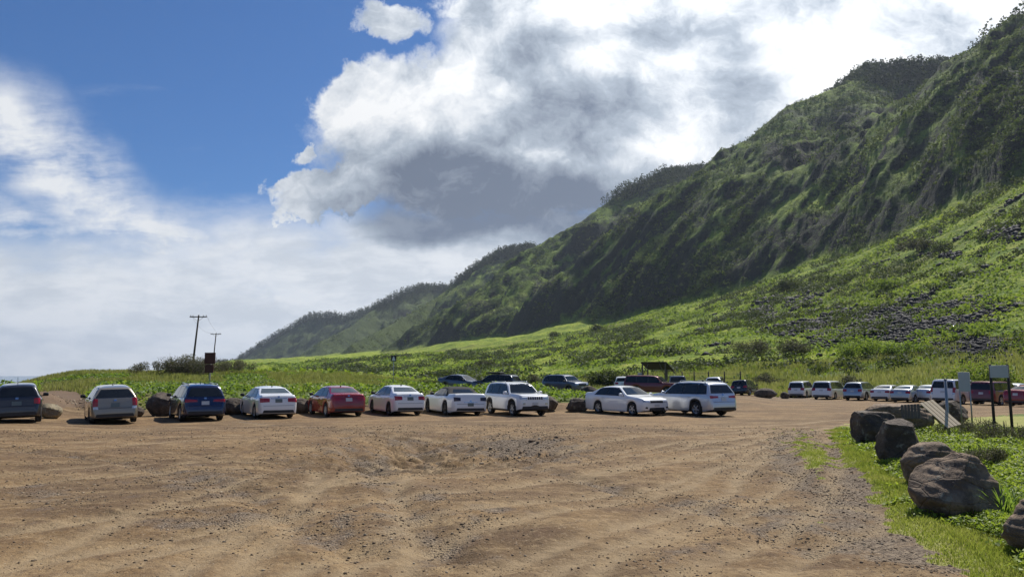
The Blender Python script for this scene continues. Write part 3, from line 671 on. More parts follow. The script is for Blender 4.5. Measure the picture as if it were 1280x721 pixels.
for a in [
 (762, 473, 88, 4.6, 3.4, 2600, L_SHRUB, 'shrub', 'large rounded dark grey-green bush left of the wooden shelter', None, .30),
 (560, 447, 150, 4.4, 2.0, 1300, L_SHRUB, 'shrub', 'small dark bush on the open slope above the black soft-top convertible', GS, .34),
 (607, 439, 230, 9.0, 2.6, 1200, L_GREY, 'shrub', 'wide low greyish bush on the slope right of the small dark bush', GS, .5),
 (632, 459, 105, 4.2, 1.9, 1300, L_SHRUB, 'shrub', 'grey-green bush on the slope above the white off-roader', GS, .3),
 (668, 456, 112, 2.4, 1.8, 700, L_GREY, 'shrub', 'thin greyish bush standing right of the grey-green one', GS, .22),
 (532, 473, 62, 2.6, 1.15, 1400, L_SHRUB, 'shrub', 'dark low bush just above the gap between white saloon and convertible', GS, .17),
 (745, 405, 420, 8.0, 6.5, 700, L_SHRUB, 'shrub', 'dark bush high on the slope under the valley between two cliffs', GS, .9),
 (693, 409, 460, 9.0, 6.0, 700, L_SHRUB, 'shrub', 'dark bush at the foot of the far cliff, left of the higher one', GS, .9),
 (935, 431, 150, 9.5, 3.6, 3000, L_GREY, 'scrub_thicket', 'broad brown-grey leafless thicket on the slope left of the lava rocks', None, .30),
 (990, 434, 140, 7.0, 3.2, 2600, L_GREY, 'scrub_thicket', 'brown-grey thicket touching the left edge of the lava rocks', None, .30),
 (960, 474, 98, 5.0, 1.6, 1500, L_GREY, 'scrub_thicket', 'low brown scrub behind the small dark hatchback', None, .2),
 (1085, 448, 128, 11, 2.8, 3200, L_SLOPE, 'shrub', 'long rounded green shrub mound below the lava rocks', None, .34),
 (1132, 452, 125, 7, 2.4, 1800, L_BANK, 'shrub', 'darker green bush at the right end of the long shrub mound', None, .3),
 (1225, 468, 88, 7.5, 3.6, 3200, L_SLOPE, 'shrub', 'big olive-green bush behind the grey notice board', None, .28),
 (1150, 340, 300, 17, 5.0, 1500, L_GREY, 'scrub_thicket', 'grey thicket high on the bright green slope', None, .9),
 (1110, 380, 240, 15, 4.0, 1500, L_SLOPE, 'shrub', 'dull green shrub patch just above the lava rocks', None, .7),
 (985, 365, 330, 11, 7.0, 1200, L_SHRUB, 'shrub', 'dark shrub cluster on the slope beneath the dark cliff', None, .8),
 (1060, 477, 92, 3.4, 1.7, 1200, L_GREY, 'scrub_thicket', 'brown bush behind the white minivan and silver crossover', None, .2),
 (945, 410, 260, 8, 4.2, 900, L_SHRUB, 'shrub', 'dark bush in the middle of the slope above the brown thicket', GS, .6),
 (1180, 350, 270, 8, 4.2, 900, L_SHRUB, 'shrub', 'dark bush on the bright slope above the upper lava strip', GS, .6),
 ]:
    shrub(*a)
# leafless scrub mound on the left hump and the dead brush by the notice boards
for a in [(200, 466, 84, 8.0, 1.4, 7000, L_GREY, 'dead_shrub', 'low left end of the bare brown thicket on the hilltop', 'bare brown thickets on the left hilltop', .12, 26),
          (236, 464, 82, 7.0, 2.2, 9000, L_GREY, 'dead_shrub', 'tallest bare brown thicket, at the foot of the big utility pole', 'bare brown thickets on the left hilltop', .12, 40),
          (280, 463, 84, 7.4, 1.7, 8000, L_GREY, 'dead_shrub', 'bare brown thicket right of the brown board on the hilltop', 'bare brown thickets on the left hilltop', .12, 34),
          (1218, 532, 24.5, 2.4, .62, 5200, L_GREY, 'dead_shrub', 'dry brown brush behind the boulders at the foot of the small grey board', None, .035, 60),
          (1262, 532, 23, 2.0, .70, 5200, L_GREY, 'dead_shrub', 'dry brown brush at the foot of the two dark posts', None, .035, 60),
          (1222, 556, 17.5, 1.7, .42, 3600, L_GREY, 'dead_shrub', 'dark withered bush in the green growth behind the boulders', None, .035, 40)]:
    shrub(*a)
# tall grass clump beside the big boulder
def grass_clump(px, pyb, h, n, label):
    x, y = pix_ground(px, pyb); z = float(H(x, y)[0]); bm = bmesh.new(); rng = random.Random(int(px))
    for i in range(n):
        a = rng.uniform(0, 6.28); l = rng.uniform(.5, 1) * h; out = rng.uniform(.15, .75) * l; w = rng.uniform(.007, .014); bx_, by_ = rng.uniform(-.14, .14), rng.uniform(-.12, .12)
        pr = None; side = Vector((-math.sin(a), math.cos(a), 0))
        for k in range(6):
            t = k / 5; p = Vector((bx_ + math.cos(a) * out * t ** 1.7, by_ + math.sin(a) * out * t ** 1.7, l * (t - .28 * t ** 3 * (out / l) * 1.6)))
            ww = w * (1 - t ** 2) + .0008; cur = (bm.verts.new(p - side * ww), bm.verts.new(p + side * ww))
            if pr: bm.faces.new((pr[0], pr[1], cur[1], cur[0]))
            pr = cur
    o = bm_obj('grass_clump', bm, L_CLUMP); o.location = (x, y, z)
    a = o.data.attributes.new('tint', 'FLOAT', 'POINT'); a.data.foreach_set('value', np.random.default_rng(3).uniform(.3, .9, len(o.data.vertices)).astype(np.float32))
    return tag(o, label, 'grass')
L_CLUMP = leafmat('grass_clump_blades', (.07, .15, .02), (.16, .28, .04), (.33, .40, .10), .5)
grass_clump(1259, 652, .62, 90, 'tall bright green grass clump at the right end of the largest boulder')
grass_clump(1232, 640, .36, 34, 'short grass tuft leaning on the largest boulder')
# ================================================================ BOULDERS
def rockmat(name, c1, c2, c3):
    m, b, bs = mat(name); tc = b.n('ShaderNodeTexCoord').outputs['Object']
    n1 = b.noise(tc, 2.2, 6, .65, .5); n2 = b.noise(tc, 11, 6, .7); n3 = b.noise(tc, 45, 4, .7)
    c = b.mix(b.mr(n1, .38, .62), c1, c2); c = b.mix(b.m('MULTIPLY', b.mr(n2, .5, .7), .6), c, c3)
    c = b.mix(b.m('MULTIPLY', b.mr(n3, .55, .75), .35), c, (.26, .22, .17))
    c = b.mix(b.m('MULTIPLY', b.mr(b.noise(tc, 5., 5, .7), .58, .66), .55), c, (.30, .29, .23))
    vor = b.n('ShaderNodeTexVoronoi', {'Vector': b.n('ShaderNodeMapping', {0: tc, 3: (1.3, 1.3, 2.6)}).outputs[0], 'Scale': 1.6}, feature='DISTANCE_TO_EDGE').outputs[0]
    link(b, c, bs.inputs['Base Color']); bs.inputs['Roughness'].default_value = .85; bs.inputs['Specular IOR Level'].default_value = .3
    h = b.m('ADD', b.m('MULTIPLY', n1, .10), b.m('ADD', b.m('MULTIPLY', n2, .035), b.m('MULTIPLY', n3, .010))); h = b.m('ADD', h, b.m('MULTIPLY', b.mr(vor, 0, .035), .018))
    bp = b.n('ShaderNodeBump', {'Height': h, 'Strength': .9, 'Distance': 1.}); link(b, bp.outputs[0], bs.inputs['Normal']); return m
R_BROWN = rockmat('brown_basalt', (.135, .092, .060), (.28, .20, .13), (.06, .05, .045)); R_DARK = rockmat('dark_basalt', (.058, .044, .036), (.125, .095, .07), (.03, .028, .027))
R_TAN = rockmat('tan_rock', (.20, .16, .10), (.30, .25, .16), (.12, .10, .07))
def boulder(px, pyb, dims, rz, seed, mat_, label, dist=None, group=None, planes=7, cuts=None, tilt=(0, 0), sub=5, sink=.1, cat='boulder'):
    if dist is None: x, y = pix_ground(px, pyb); 
    else: x, y, _ = pt(px, pyb, dist)
    z = float(H(x, y)[0]); V, Fc = ico(sub); rng = np.random.default_rng(seed); P = V.copy()
    sq = np.sign(P) * np.abs(P) ** .75; P = sq / np.linalg.norm(sq, axis=1)[:, None] * (1 + .18 * (np.abs(P).max(1) - .7))[:, None]
    PL = [(rng.normal(size=3) * [1, 1, .7], rng.uniform(.72, .9)) for _ in range(planes)]
    PL += [(np.array(c[:3], float), c[3]) for c in (cuts or [])]
    for n_, d in PL:
        n_ = n_ / np.linalg.norm(n_); e = P @ n_ - d; P = P - np.outer(np.where(e > 0, e * .97, 0), n_)
    nz = fbm(P[:, 0] + 3 * P[:, 2] + seed, P[:, 1] + 2.1 * P[:, 2], .9, 4, seed) * .10 + .05 * (ridged(P[:, 0] + 1.3 * P[:, 2] + seed, P[:, 1] - P[:, 2], .8, 3, seed + 3) - .4) + fbm(P[:, 0] - P[:, 2] * 1.7, P[:, 1] + P[:, 2] + 5, .25, 3, seed + 5) * .035
    P = P * (1 + nz[:, None]); P = P * (np.array(dims) / 2)
    Mx = (Matrix.Rotation(R(tilt[0]), 3, 'X') @ Matrix.Rotation(R(tilt[1]), 3, 'Y')); P = P @ np.array(Mx).T
    lo = P[:, 2].min(); P[:, 2] -= lo + sink * dims[2]
    o = mk('boulder', P, Fc, 3, mat_, smooth=True); o.location = (x, y, z); o.rotation_euler = (0, 0, R(rz)); return tag(o, label, cat, group)
# the near line on the right
boulder(1203, 645, (1.16, .95, .90), -8, 11, R_BROWN, 'largest rounded brown boulder, nearest whole one in the line on the right', planes=5, cuts=[(-.75, -.45, .75, .66), (.25, -.8, .55, .68), (.9, 0, .5, .72)], tilt=(4, 4), sink=.16)
boulder(1166, 606, (.90, .85, .78), 15, 23, R_BROWN, 'dark brown boulder tucked behind the left shoulder of the largest one', planes=6, tilt=(0, -8), sink=.14)
boulder(1126, 582, (.96, .80, 1.06), -14, 31, R_DARK, 'upright flat-topped dark block standing alone in front of the rear boulders', planes=3, cuts=[(0, -.25, 1, .74), (-1, -.15, .1, .72), (1, -.3, .28, .66), (0, -1, .1, .6)], tilt=(0, 5))
boulder(1092, 555, (1.22, .95, 1.06), -6, 42, R_DARK, 'squarish dark boulder at the far left end of the right-hand line', planes=5, cuts=[(0, 0, 1, .72), (-1, -.1, 0, .7)])
boulder(1122, 543, (2.15, 1.5, 1.12), 8, 51, R_BROWN, 'long low brown boulder at the back of the line, left of the leaning pallet', planes=6, cuts=[(0, 0, 1, .8)])
boulder(1188, 524, (1.35, 1.2, .98), 20, 61, R_DARK, 'dark ragged boulder right of the leaning pallet', planes=9)
boulder(1299, 694, (.62, .6, .56), 0, 71, R_BROWN, 'grey-brown boulder cut by the right edge of the photo', planes=5)
G2 = 'dark boulders lined up behind the front row of cars'
for (px, pyb, dm, rz, sd, m_, lb, d) in [
 (62, 516, (.95, .8, .74), 0, 3, R_TAN, 'pale tan boulder beside the small grey hatchback', 38),
 (204, 516, (1.5, 1.0, 1.25), 10, 81, R_DARK, 'tall dark boulder between the silver estate and the blue crossover', 40),
 (291, 514, (1.3, 1.0, .95), 10, 82, R_DARK, 'low dark boulder between the blue crossover and the white saloon', 40.3),
 (376, 513, (1.3, 1.0, .78), 10, 83, R_DARK, 'low dark boulder between the white saloon and the red saloon', 40.5),
 (172, 513, (.6, .6, .5), 10, 84, R_DARK, 'small dark rock at the right flank of the silver estate', 39.5),
 (685, 508, (1.05, .9, .85), 10, 85, R_DARK, 'dark boulder at the nose of the white off-roader', 41),
 (722, 508, (1.35, .9, .80), 10, 86, R_DARK, 'dark boulder just left of the white saloon that faces right', 41)]:
    boulder(px, pyb, dm, rz, sd, m_, lb, d, G2, sub=4)
G3 = 'dark rocks edging the far lot'
for (px, pyb, dm, rz, sd, lb, d) in [
 (737, 486, (1.5, 1.1, .95), 0, 91, 'dark rock in front of the dark grey off-roader on the far road', 57), (916, 488, (2.3, 1.1, .9), 0, 92, 'long dark rock between the white off-roader and small dark hatchback', 82),
 (957, 487, (2.1, 1.3, 1.0), 0, 93, 'dark rock right of the small dark hatchback', 75), (981, 489, (.9, .8, .75), 0, 94, 'small dark rock left of the white compact van', 78),
 (1012, 480, (2.2, 1.2, 1.35), 0, 95, 'brown rock peeping over the roof of the white compact van', 84), (480, 481, (1.6, 1.0, .7), 0, 96, 'grey rock in the grass near the thin sign post', 60)]:
    boulder(px, pyb, dm, rz, sd, R_DARK, lb, d, G3, sub=3)
# ================================================================ CARS
def paint(name, col, metal=.0, rough=.28, coat=1.0, dust=.15): return simple(name, col, rough, metal, .5, .03, 3., 0, coat, dust)
P_WHITE = paint('white_paint', (.80, .80, .79)); P_SILVER = paint('silver_paint', (.42, .44, .46), .65, .32); P_BEIGE = paint('champagne_paint', (.27, .235, .18), .45, .32)
P_NAVY = paint('navy_paint', (.005, .012, .060), .35, .25); P_GREY = paint('graphite_paint', (.030, .030, .036), .35, .28); P_RED = paint('red_paint', (.27, .006, .008), .2, .25)
P_MAROON = paint('maroon_paint', (.16, .012, .015), .2, .35); P_BLACK = paint('black_paint', (.012, .012, .016), .2, .25); P_PALE = paint('pale_silver_paint', (.58, .60, .63), .4, .3)
P_SLATE = paint('slate_paint', (.10, .11, .14), .4, .3)
PLASTIC = simple('black_plastic', (.018, .018, .020), .55); RUBBER = simple('tyre_rubber', (.016, .015, .015), .85, var=.3); ALLOY = simple('alloy', (.50, .51, .53), .35, .8); ALLOY_D = simple('dark_alloy', (.05, .05, .055), .4, .7)
def glassmat(name, col, rough=.03):
    m, b, bs = mat(name); tc = b.n('ShaderNodeTexCoord').outputs['Object']; n = b.noise(tc, 2.5, 3)
    c = b.mix(n, tuple(v * .6 for v in col), tuple(v * 1.5 for v in col)); link(b, c, bs.inputs['Base Color'])
    bs.inputs['Roughness'].default_value = rough; bs.inputs['Specular IOR Level'].default_value = .45; return m
GLASS = glassmat('tinted_glass', (.012, .014, .016)); GLASS_L = glassmat('clear_glass', (.075, .09, .09)); 
LAMP_R = simple('red_lens', (.33, .008, .010), .12, coat=.6); LAMP_D = simple('smoked_lens', (.03, .006, .008), .12, coat=.6); LAMP_W = simple('clear_lens', (.55, .57, .60), .1, .3, coat=.8)
PLATE = simple('number_plate', (.55, .56, .55), .45); PLATE_D = simple('shaded_number_plate', (.13, .16, .15), .45); CLOTH = simple('soft_top_fabric', (.007, .007, .008), .9); CHROME = simple('chrome', (.6, .6, .62), .15, 1.)
SPEC = {
 'sedan': dict(L=4.62, W=1.80, H=1.45, wb=2.70, fo=.88, wr=.325, belt=(.63, .67), ws=(.27, .42), rg=(.70, .865), clear=.16,
    prof=[(0,.42),(.004,.50),(.02,.555),(.10,.615),(.27,.675),(.42,.95),(.50,.99),(.58,1.0),(.68,.972),(.72,.95),(.865,.765),(.90,.755),(.965,.75),(.985,.715),(.997,.50),(1,.36)], split=[.60], wend=.80, tum=.52),
 'suv': dict(L=4.48, W=1.84, H=1.64, wb=2.67, fo=.86, wr=.355, belt=(.60, .635), ws=(.25, .37), rg=(.915, .972), clear=.20,
    prof=[(0,.38),(.004,.52),(.02,.585),(.1,.62),(.25,.665),(.37,.935),(.45,.985),(.6,1.0),(.8,.985),(.90,.955),(.917,.91),(.965,.67),(.978,.64),(.985,.52),(1.0,.43),(1,.26)], split=[.56, .78], wend=.92, tum=.38),
 'hatch': dict(L=3.57, W=1.65, H=1.50, wb=2.30, fo=.72, wr=.30, belt=(.60, .63), ws=(.22, .36), rg=(.90, .965), clear=.17,
    prof=[(0,.36),(.004,.47),(.03,.54),(.1,.59),(.22,.64),(.36,.93),(.46,.99),(.6,1.0),(.78,.98),(.88,.945),(.90,.92),(.96,.66),(.975,.62),(.985,.50),(1.0,.42),(1,.28)], split=[.62], wend=.88, tum=.42),
 'wagon': dict(L=4.36, W=1.775, H=1.55, wb=2.60, fo=.85, wr=.32, belt=(.62, .66), ws=(.24, .38), rg=(.895, .965), clear=.18,
    prof=[(0,.40),(.004,.50),(.02,.56),(.1,.605),(.24,.66),(.38,.935),(.46,.985),(.58,1.0),(.78,.98),(.88,.945),(.90,.91),(.965,.68),(.978,.65),(.985,.50),(1.0,.42),(1,.28)], split=[.57, .77], wend=.91, tum=.52),
 'minivan': dict(L=5.10, W=1.98, H=1.76, wb=3.03, fo=.95, wr=.34, belt=(.56, .58), ws=(.17, .33), rg=(.94, .985), clear=.18,
    prof=[(0,.34),(.004,.44),(.02,.49),(.1,.545),(.18,.59),(.33,.92),(.42,.985),(.6,1.0),(.85,.985),(.93,.96),(.945,.92),(.982,.60),(.99,.56),(.995,.48),(1.0,.38),(1,.24)], split=[.47, .72], wend=.935, tum=.24),
 'convertible': dict(L=4.79, W=1.92, H=1.39, wb=2.72, fo=.86, wr=.35, belt=(.655, .685), ws=(.36, .48), rg=(.70, .80), clear=.14,
    prof=[(0,.42),(.004,.54),(.02,.60),(.10,.65),(.36,.70),(.48,.955),(.54,.995),(.62,1.0),(.69,.96),(.80,.765),(.88,.775),(.965,.785),(.98,.76),(.992,.56),(1,.36)], split=[.68], wend=.76, tum=.58),
 'jeep': dict(L=4.45, W=1.81, H=1.65, wb=2.64, fo=.84, wr=.36, belt=(.62, .635), ws=(.27, .37), rg=(.93, .975), clear=.22,
    prof=[(0,.42),(.003,.56),(.012,.615),(.06,.64),(.27,.675),(.37,.925),(.43,.975),(.55,1.0),(.8,.99),(.92,.96),(.935,.91),(.975,.66),(.985,.62),(.99,.50),(1,.44),(1,.30)], split=[.56, .77], wend=.90, tum=.32),
 'bigsuv': dict(L=4.95, W=1.95, H=1.80, wb=2.90, fo=.92, wr=.385, belt=(.61, .62), ws=(.27, .36), rg=(.955, .985), clear=.24,
    prof=[(0,.36),(.003,.56),(.012,.595),(.06,.615),(.27,.645),(.36,.93),(.42,.975),(.55,1.0),(.85,.995),(.945,.975),(.958,.94),(.987,.62),(.993,.58),(.996,.48),(1,.40),(1,.28)], split=[.53, .75], wend=.95, tum=.20),
}
def smooth_prof(pr, L, H):
    s = np.array([p[0] for p in pr]) * L; z = np.array([p[1] for p in pr]) * H
    ss = np.unique(np.concatenate([np.arange(0, L, .045), np.linspace(0, .22, 18), L - np.linspace(0, .34, 26), [L]])); ss = np.clip(ss, 0, L)
    def f(q):
        q = np.clip(q, 0, L); out = 0
        w = np.minimum(.07, np.minimum(q, L - q))
        for d, k in ((-1, .15), (-.5, .22), (0, .26), (.5, .22), (1, .15)): out = out + k * np.interp(q + d * w, s, z)
        return out
    return ss, f
def car(kind, pm, loc, heading, label, group, rim=ALLOY, glass=GLASS, tail=LAMP_R, clad=False, lname='car', cat='car', rails=None, antenna=False, plate=PLATE, detail=2, trim=PLASTIC, mirror=None, over=None, front='plain', tshape='block', roofmat=None, spare=None):
    sp = dict(SPEC[kind]); sp.update(over or {}); L, W, Hh = sp['L'], sp['W'], sp['H']
    x_, y_, z_ = loc; t = tag(empty(lname, (x_, y_, z_), -heading + math.pi / 2), label, cat, group)
    # lie on the ground
    ss, zt = smooth_prof(sp['prof'], L, Hh); X = L / 2 - ss; wr = sp['wr']; xf = L / 2 - sp['fo']; xr = xf - sp['wb']; ar = wr + .055
    def hw(x):
        u = np.abs(x) / (L / 2); e = np.clip((np.abs(x) - (L / 2 - .32)) / .32, 0, 1)
        return W / 2 * (1 - .055 * u ** 3) - .15 * (1 - np.sqrt(np.clip(1 - e ** 2.2, 0, 1)))
    belt = lambda x: Hh * np.interp(L / 2 - x, [0, L], [sp['belt'][0], sp['belt'][1]])
    cl = sp['clear']; tum = sp['tum']; bm = bmesh.new(); rings = []
    for x, s in zip(X, ss):
        top = float(zt(s)); w = float(hw(x)); eb = abs(x) - (L / 2 - .5); zb = cl + (.10 * max(0, eb) / .5 if eb > 0 else 0)
        for xc in (xf, xr):
            d = abs(x - xc)
            if d < ar: zb = max(zb, wr + math.sqrt(ar * ar - d * d) - .01)
        top = max(top, zb + .06); zs = min(float(belt(x)), top - .045); zs = max(zs, zb + .02); dz = zs - zb; hu = top - zs; inw = min(.05 + .55 * hu, .05 + .05)
        pts = [(0, zb), (w - .16, zb), (w - .035, zb), (w - .012, zb + .05 * min(1, dz / .3)), (w - .002, zb + .35 * dz), (w, zb + .62 * dz), (w - .010, zb + .84 * dz), (w - .045, zs)]
        wt = w - .055
        for q in (.3, .62, .86): pts.append((wt - tum * hu * q, zs + hu * q))
        pts.append((wt - tum * hu - .035, zs + hu * .965)); pts.append((max(.02, wt - tum * hu - .14), zs + hu * .995 + .002)); pts.append((max(.01, (wt - tum * hu) * .5), top + .012)); pts.append((0, top + .018))
        right = [bm.verts.new((x, -p[0], p[1])) for p in pts]; left = [bm.verts.new((x, p[0], p[1])) for p in pts[1:-1]]
        rings.append(right + left[::-1])
    n = len(rings[0]); npt = len(pts); cab0 = L / 2 - sp['ws'][0] * L; cab1 = L / 2 - sp['rg'][1] * L
    for a, b in zip(rings[:-1], rings[1:]):
        for i in range(n):
            j = (i + 1) % n; f = bm.faces.new((a[i], b[i], b[j], a[j])); c = f.calc_center_median(); k = min(i, n - 1 - i) if True else i
            if k < 2: f.material_index = 1
            elif clad and c.z < cl + .17: f.material_index = 1
            elif clad and any(math.hypot(c.x - xc, c.z - wr) < ar + .075 for xc in (xf, xr)) and c.z < belt(c.x) - .05: f.material_index = 1
            elif roofmat and c.z > belt(c.x) + .01 and cab1 - .02 < c.x < cab0 - .55: f.material_index = 2
    for rg_, rv in ((rings[0], False), (rings[-1], True)):
        cx = rg_[0].co.x; ctr = bm.verts.new((cx, 0, sum(v.co.z for v in rg_) / n))
        for i in range(n):
            j = (i + 1) % n; f = bm.faces.new((rg_[j], rg_[i], ctr) if rv else (rg_[i], rg_[j], ctr)); f.material_index = 1 if (clad and f.calc_center_median().z < cl + .22) else 0
    bmesh.ops.recalc_face_normals(bm, faces=bm.faces[:]); bv = BVHTree.FromBMesh(bm)
    bm_obj('body', bm, [pm, PLASTIC, roofmat or pm], t, smooth=True)
    def patch(name, quad, axis, m, nx=8, nz=6, off=.006, parent=t, thick=.010):
        """panel laid over the body: quad of 4 corners in the plane seen along the axis"""
        b2 = bmesh.new(); G = []
        for j in range(nz + 1):
            row = []
            for i in range(nx + 1):
                u, v = i / nx, j / nz; A = [quad[0][k] * (1 - u) + quad[1][k] * u for k in (0, 1)]; B = [quad[3][k] * (1 - u) + quad[2][k] * u for k in (0, 1)]
                p, q = A[0] * (1 - v) + B[0] * v, A[1] * (1 - v) + B[1] * v
                o_, d_ = {'L': ((p, 3, q), (0, -1, 0)), 'R': ((p, -3, q), (0, 1, 0)), 'B': ((-5, p, q), (1, 0, 0)), 'F': ((5, p, q), (-1, 0, 0))}[axis]
                h = bv.ray_cast(Vector(o_), Vector(d_)); 
                if h[0] is None: row.append(None); continue
                nn = h[1]; nn = nn if nn.dot(Vector(d_)) < 0 else -nn; row.append((h[0] + nn * off, h[0] - nn * thick))
            G.append(row)
        VV = [[None if g is None else b2.verts.new(g[0]) for g in r] for r in G]; edge = {}
        for j in range(nz):
            for i in range(nx):
                q4 = [VV[j][i], VV[j][i + 1], VV[j + 1][i + 1], VV[j + 1][i]]
                if all(q4):
                    if max((q4[0].co - q4[2].co).length, (q4[1].co - q4[3].co).length) > 1.0: continue
                    b2.faces.new(q4)
        if not b2.faces: b2.free(); return None
        be = [e for e in b2.edges if len(e.link_faces) == 1]; r_ = bmesh.ops.extrude_edge_only(b2, edges=be); nv = [v for v in r_['geom'] if isinstance(v, bmesh.types.BMVert)]
        look = {}
        for r1, r2 in zip(VV, G):
            for v, g in zip(r1, r2):
                if v: look[tuple(round(c, 4) for c in v.co)] = g[1]
        for v in nv:
            g = look.get(tuple(round(c, 4) for c in v.co)); 
            if g is not None: v.co = g
        bmesh.ops.recalc_face_normals(b2, faces=b2.faces[:])
        if name == 'patchfix': pass
        return bm_obj(name, b2, m, parent, smooth=False)
    fx = lambda s: L / 2 - s * L
    def xs(z, front):           # where the windscreen or rear glass line reaches height z
        q = np.linspace(sp['ws'][0] - .03, sp['ws'][1] + .06, 60) if front else np.linspace(sp['rg'][0] - .12, sp['rg'][1] + .03, 60)
        v = zt(q * L); 
        return fx(float(np.interp(z, v, q)) if front else float(np.interp(-z, -v, q)))
    zB = lambda x: float(belt(x)) + .025
    ztop = Hh * .935 if kind not in ('sedan', 'convertible') else Hh * .925
    # side windows with a black surround
    sw = [None] + sp['split'] + [sp['wend']]
    for sd in 'LR':
        xa0, xa1 = xs(zB(fx(sp['ws'][0])) + .07, True) - .10, xs(ztop + .02, True) - .06; xc = fx(sp['wend']); xe0 = xc; xe1 = max(xc + (.30 if kind in ('sedan', 'convertible') else .10), xs(ztop, False) + .08)
        if not roofmat or True:
            patch('window_surround', [(xa0 + .04, zB(xa0) - .015), (xe0 - .03, zB(xe0) - .015), (xe1 - .02, ztop + .02), (xa1 + .02, ztop + .02)], sd, PLASTIC, 20, 5, .004)
        cuts = [None] + [fx(s) for s in sp['split'] if True] + [None]
        for k in range(len(cuts) - 1):
            b0 = xa0 if k == 0 else cuts[k] - .03; t0 = xa1 if k == 0 else cuts[k] - .03; b1 = xe0 if k == len(cuts) - 2 else cuts[k + 1] + .03; t1 = xe1 if k == len(cuts) - 2 else cuts[k + 1] + .03
            if b0 - b1 < .12: continue
            if k == 1 and len(cuts) == 3 and kind == 'sedan': pass
            t1 = min(t1, t0 - .05); patch('side_window', [(b0, zB(b0)), (b1, zB(b1)), (t1, ztop), (t0, ztop)], sd, glass, 10, 5, .009)
        if detail > 1:
            dc = [fx(sp['ws'][0]) - .10] + [fx(s) for s in sp['split'][:1]] + [max(xr + ar * .75, fx(sp['split'][1]) if len(sp['split']) > 1 else xr + ar * .75)]
            for k in range(2):
                if kind in ('hatch', 'convertible') and k == 1: continue
                d0, d1 = dc[k] - .01, dc[k + 1] + .01; 
                if kind in ('hatch', 'convertible'): d1 = xr + ar + .12
                dr = patch('door', [(d0, cl + .10), (max(d1, xr + ar + .04), cl + .10), (d1, zB(d1) - .055), (d0, zB(d0) - .055)], sd, pm, 10, 6, .005)
                if dr:
                    hb = bmesh.new(); yy = float(hw(d1)) * (1 if sd == 'L' else -1); box(hb, (d1 + .16, yy + (.012 if sd == 'L' else -.012), zB(d1) - .14), (.18, .035, .028), bev=.008); bm_obj('handle', hb, pm if pm is not P_BLACK else CHROME, dr)
        # mirror
        mb = bmesh.new(); sg = 1 if sd == 'L' else -1; mx = xa0 - .06; my = float(hw(mx)); mz = zB(mx) + .07
        box(mb, (mx, sg * (my + .10), mz), (.10, .20, .14), bev=.035); box(mb, (mx, sg * (my + .0), mz - .05), (.06, .12, .04), bev=.01); bm_obj('mirror', mb, mirror or PLASTIC, t, smooth=True)
        if rails:
            rb = bmesh.new(); rx0, rx1 = xs(ztop, True) - .35, fx(.86); ry = float(hw(0)) - .055 - tum * Hh * .36 - .05; zr_ = float(zt(L * .6))
            P4 = [(rx0, zr_ - .045), (rx0 - .1, zr_ + .035), (rx1 + .1, float(zt(L * .84)) + .04), (rx1, float(zt(L * .86)) - .01)]
            for a, b in zip(P4[:-1], P4[1:]): tube(rb, (a[0], sg * ry, a[1]), (b[0], sg * ry, b[1]), .018, seg=6)
            bm_obj('roof_rail', rb, rails, t)
    # front and rear glass
    wy = lambda x, z: float(hw(x)) - .055 - tum * max(0, z - float(belt(x)))
    gz0 = zB(fx(sp['ws'][0])) + .05; wtop = Hh * (.955 if kind not in ('convertible',) else .94); xw = xs(gz0, True)
    patch('windscreen', [(wy(xw, gz0) - .05, gz0), (-(wy(xw, gz0) - .05), gz0), (-(wy(xw, wtop) - .10), wtop), (wy(xw, wtop) - .10, wtop)], 'F', GLASS_L if glass is GLASS_L else glass, 12, 8, .006)
    xg = fx(sp['rg'][1]); rz0 = (float(zt(sp['rg'][1] * L)) + .035) if kind in ('sedan', 'convertible') else float(belt(xg)) + .05
    rz1 = Hh * (.935 if kind == 'sedan' else .92 if kind == 'convertible' else .90); xq = xs(rz1, False); ins = .06 if kind not in ('convertible',) else .22
    patch('rear_window', [(wy(xg + .1, rz0) - ins, rz0), (-(wy(xg + .1, rz0) - ins), rz0), (-(wy(xq, rz1) - ins - .05), rz1), (wy(xq, rz1) - ins - .05, rz1)], 'B', GLASS_L if glass is GLASS_L else GLASS, 12, 8, .006)
    # rear lamps, plate, bumper
    wb_ = float(hw(-L / 2 + .12)); zl = (.52, .66) if kind in ('sedan', 'convertible') else (.47, .62)
    if tshape == 'tall': zl = (.47, .68)
    if tshape == 'wide': zl = (.52, .60)
    li = {'block': .36, 'tall': .20, 'wide': .52, 'slim': .42, 'round': .22}[tshape]; wo = {'sedan': .985}.get(kind, .97)
    for sg in (1, -1):
        patch('tail_light', [(sg * wb_ * wo, Hh * zl[0]), (sg * (wb_ - li), Hh * (zl[0] + .015)), (sg * (wb_ - li), Hh * (zl[1] - .015)), (sg * wb_ * wo, Hh * zl[1])], 'B', tail, 8, 5, .012)
        if tshape == 'tall': patch('reversing_light', [(sg * wb_ * .95, Hh * .40), (sg * (wb_ - .22), Hh * .40), (sg * (wb_ - .20), Hh * .465), (sg * wb_ * .95, Hh * .465)], 'B', LAMP_W, 5, 3, .010)
    bz = cl + .12
    patch('rear_bumper_trim', [(wb_ * .86, bz), (-wb_ * .86, bz), (-wb_ * .80, bz + .13), (wb_ * .80, bz + .13)], 'B', trim, 14, 3, .008)
    if kind in ('sedan', 'convertible'): pz = .57 if kind == 'sedan' else .40
    else: pz = .50
    patch('licence_plate', [(.155, Hh * pz - .078), (-.155, Hh * pz - .078), (-.155, Hh * pz + .078), (.155, Hh * pz + .078)], 'B', plate, 3, 2, .016)
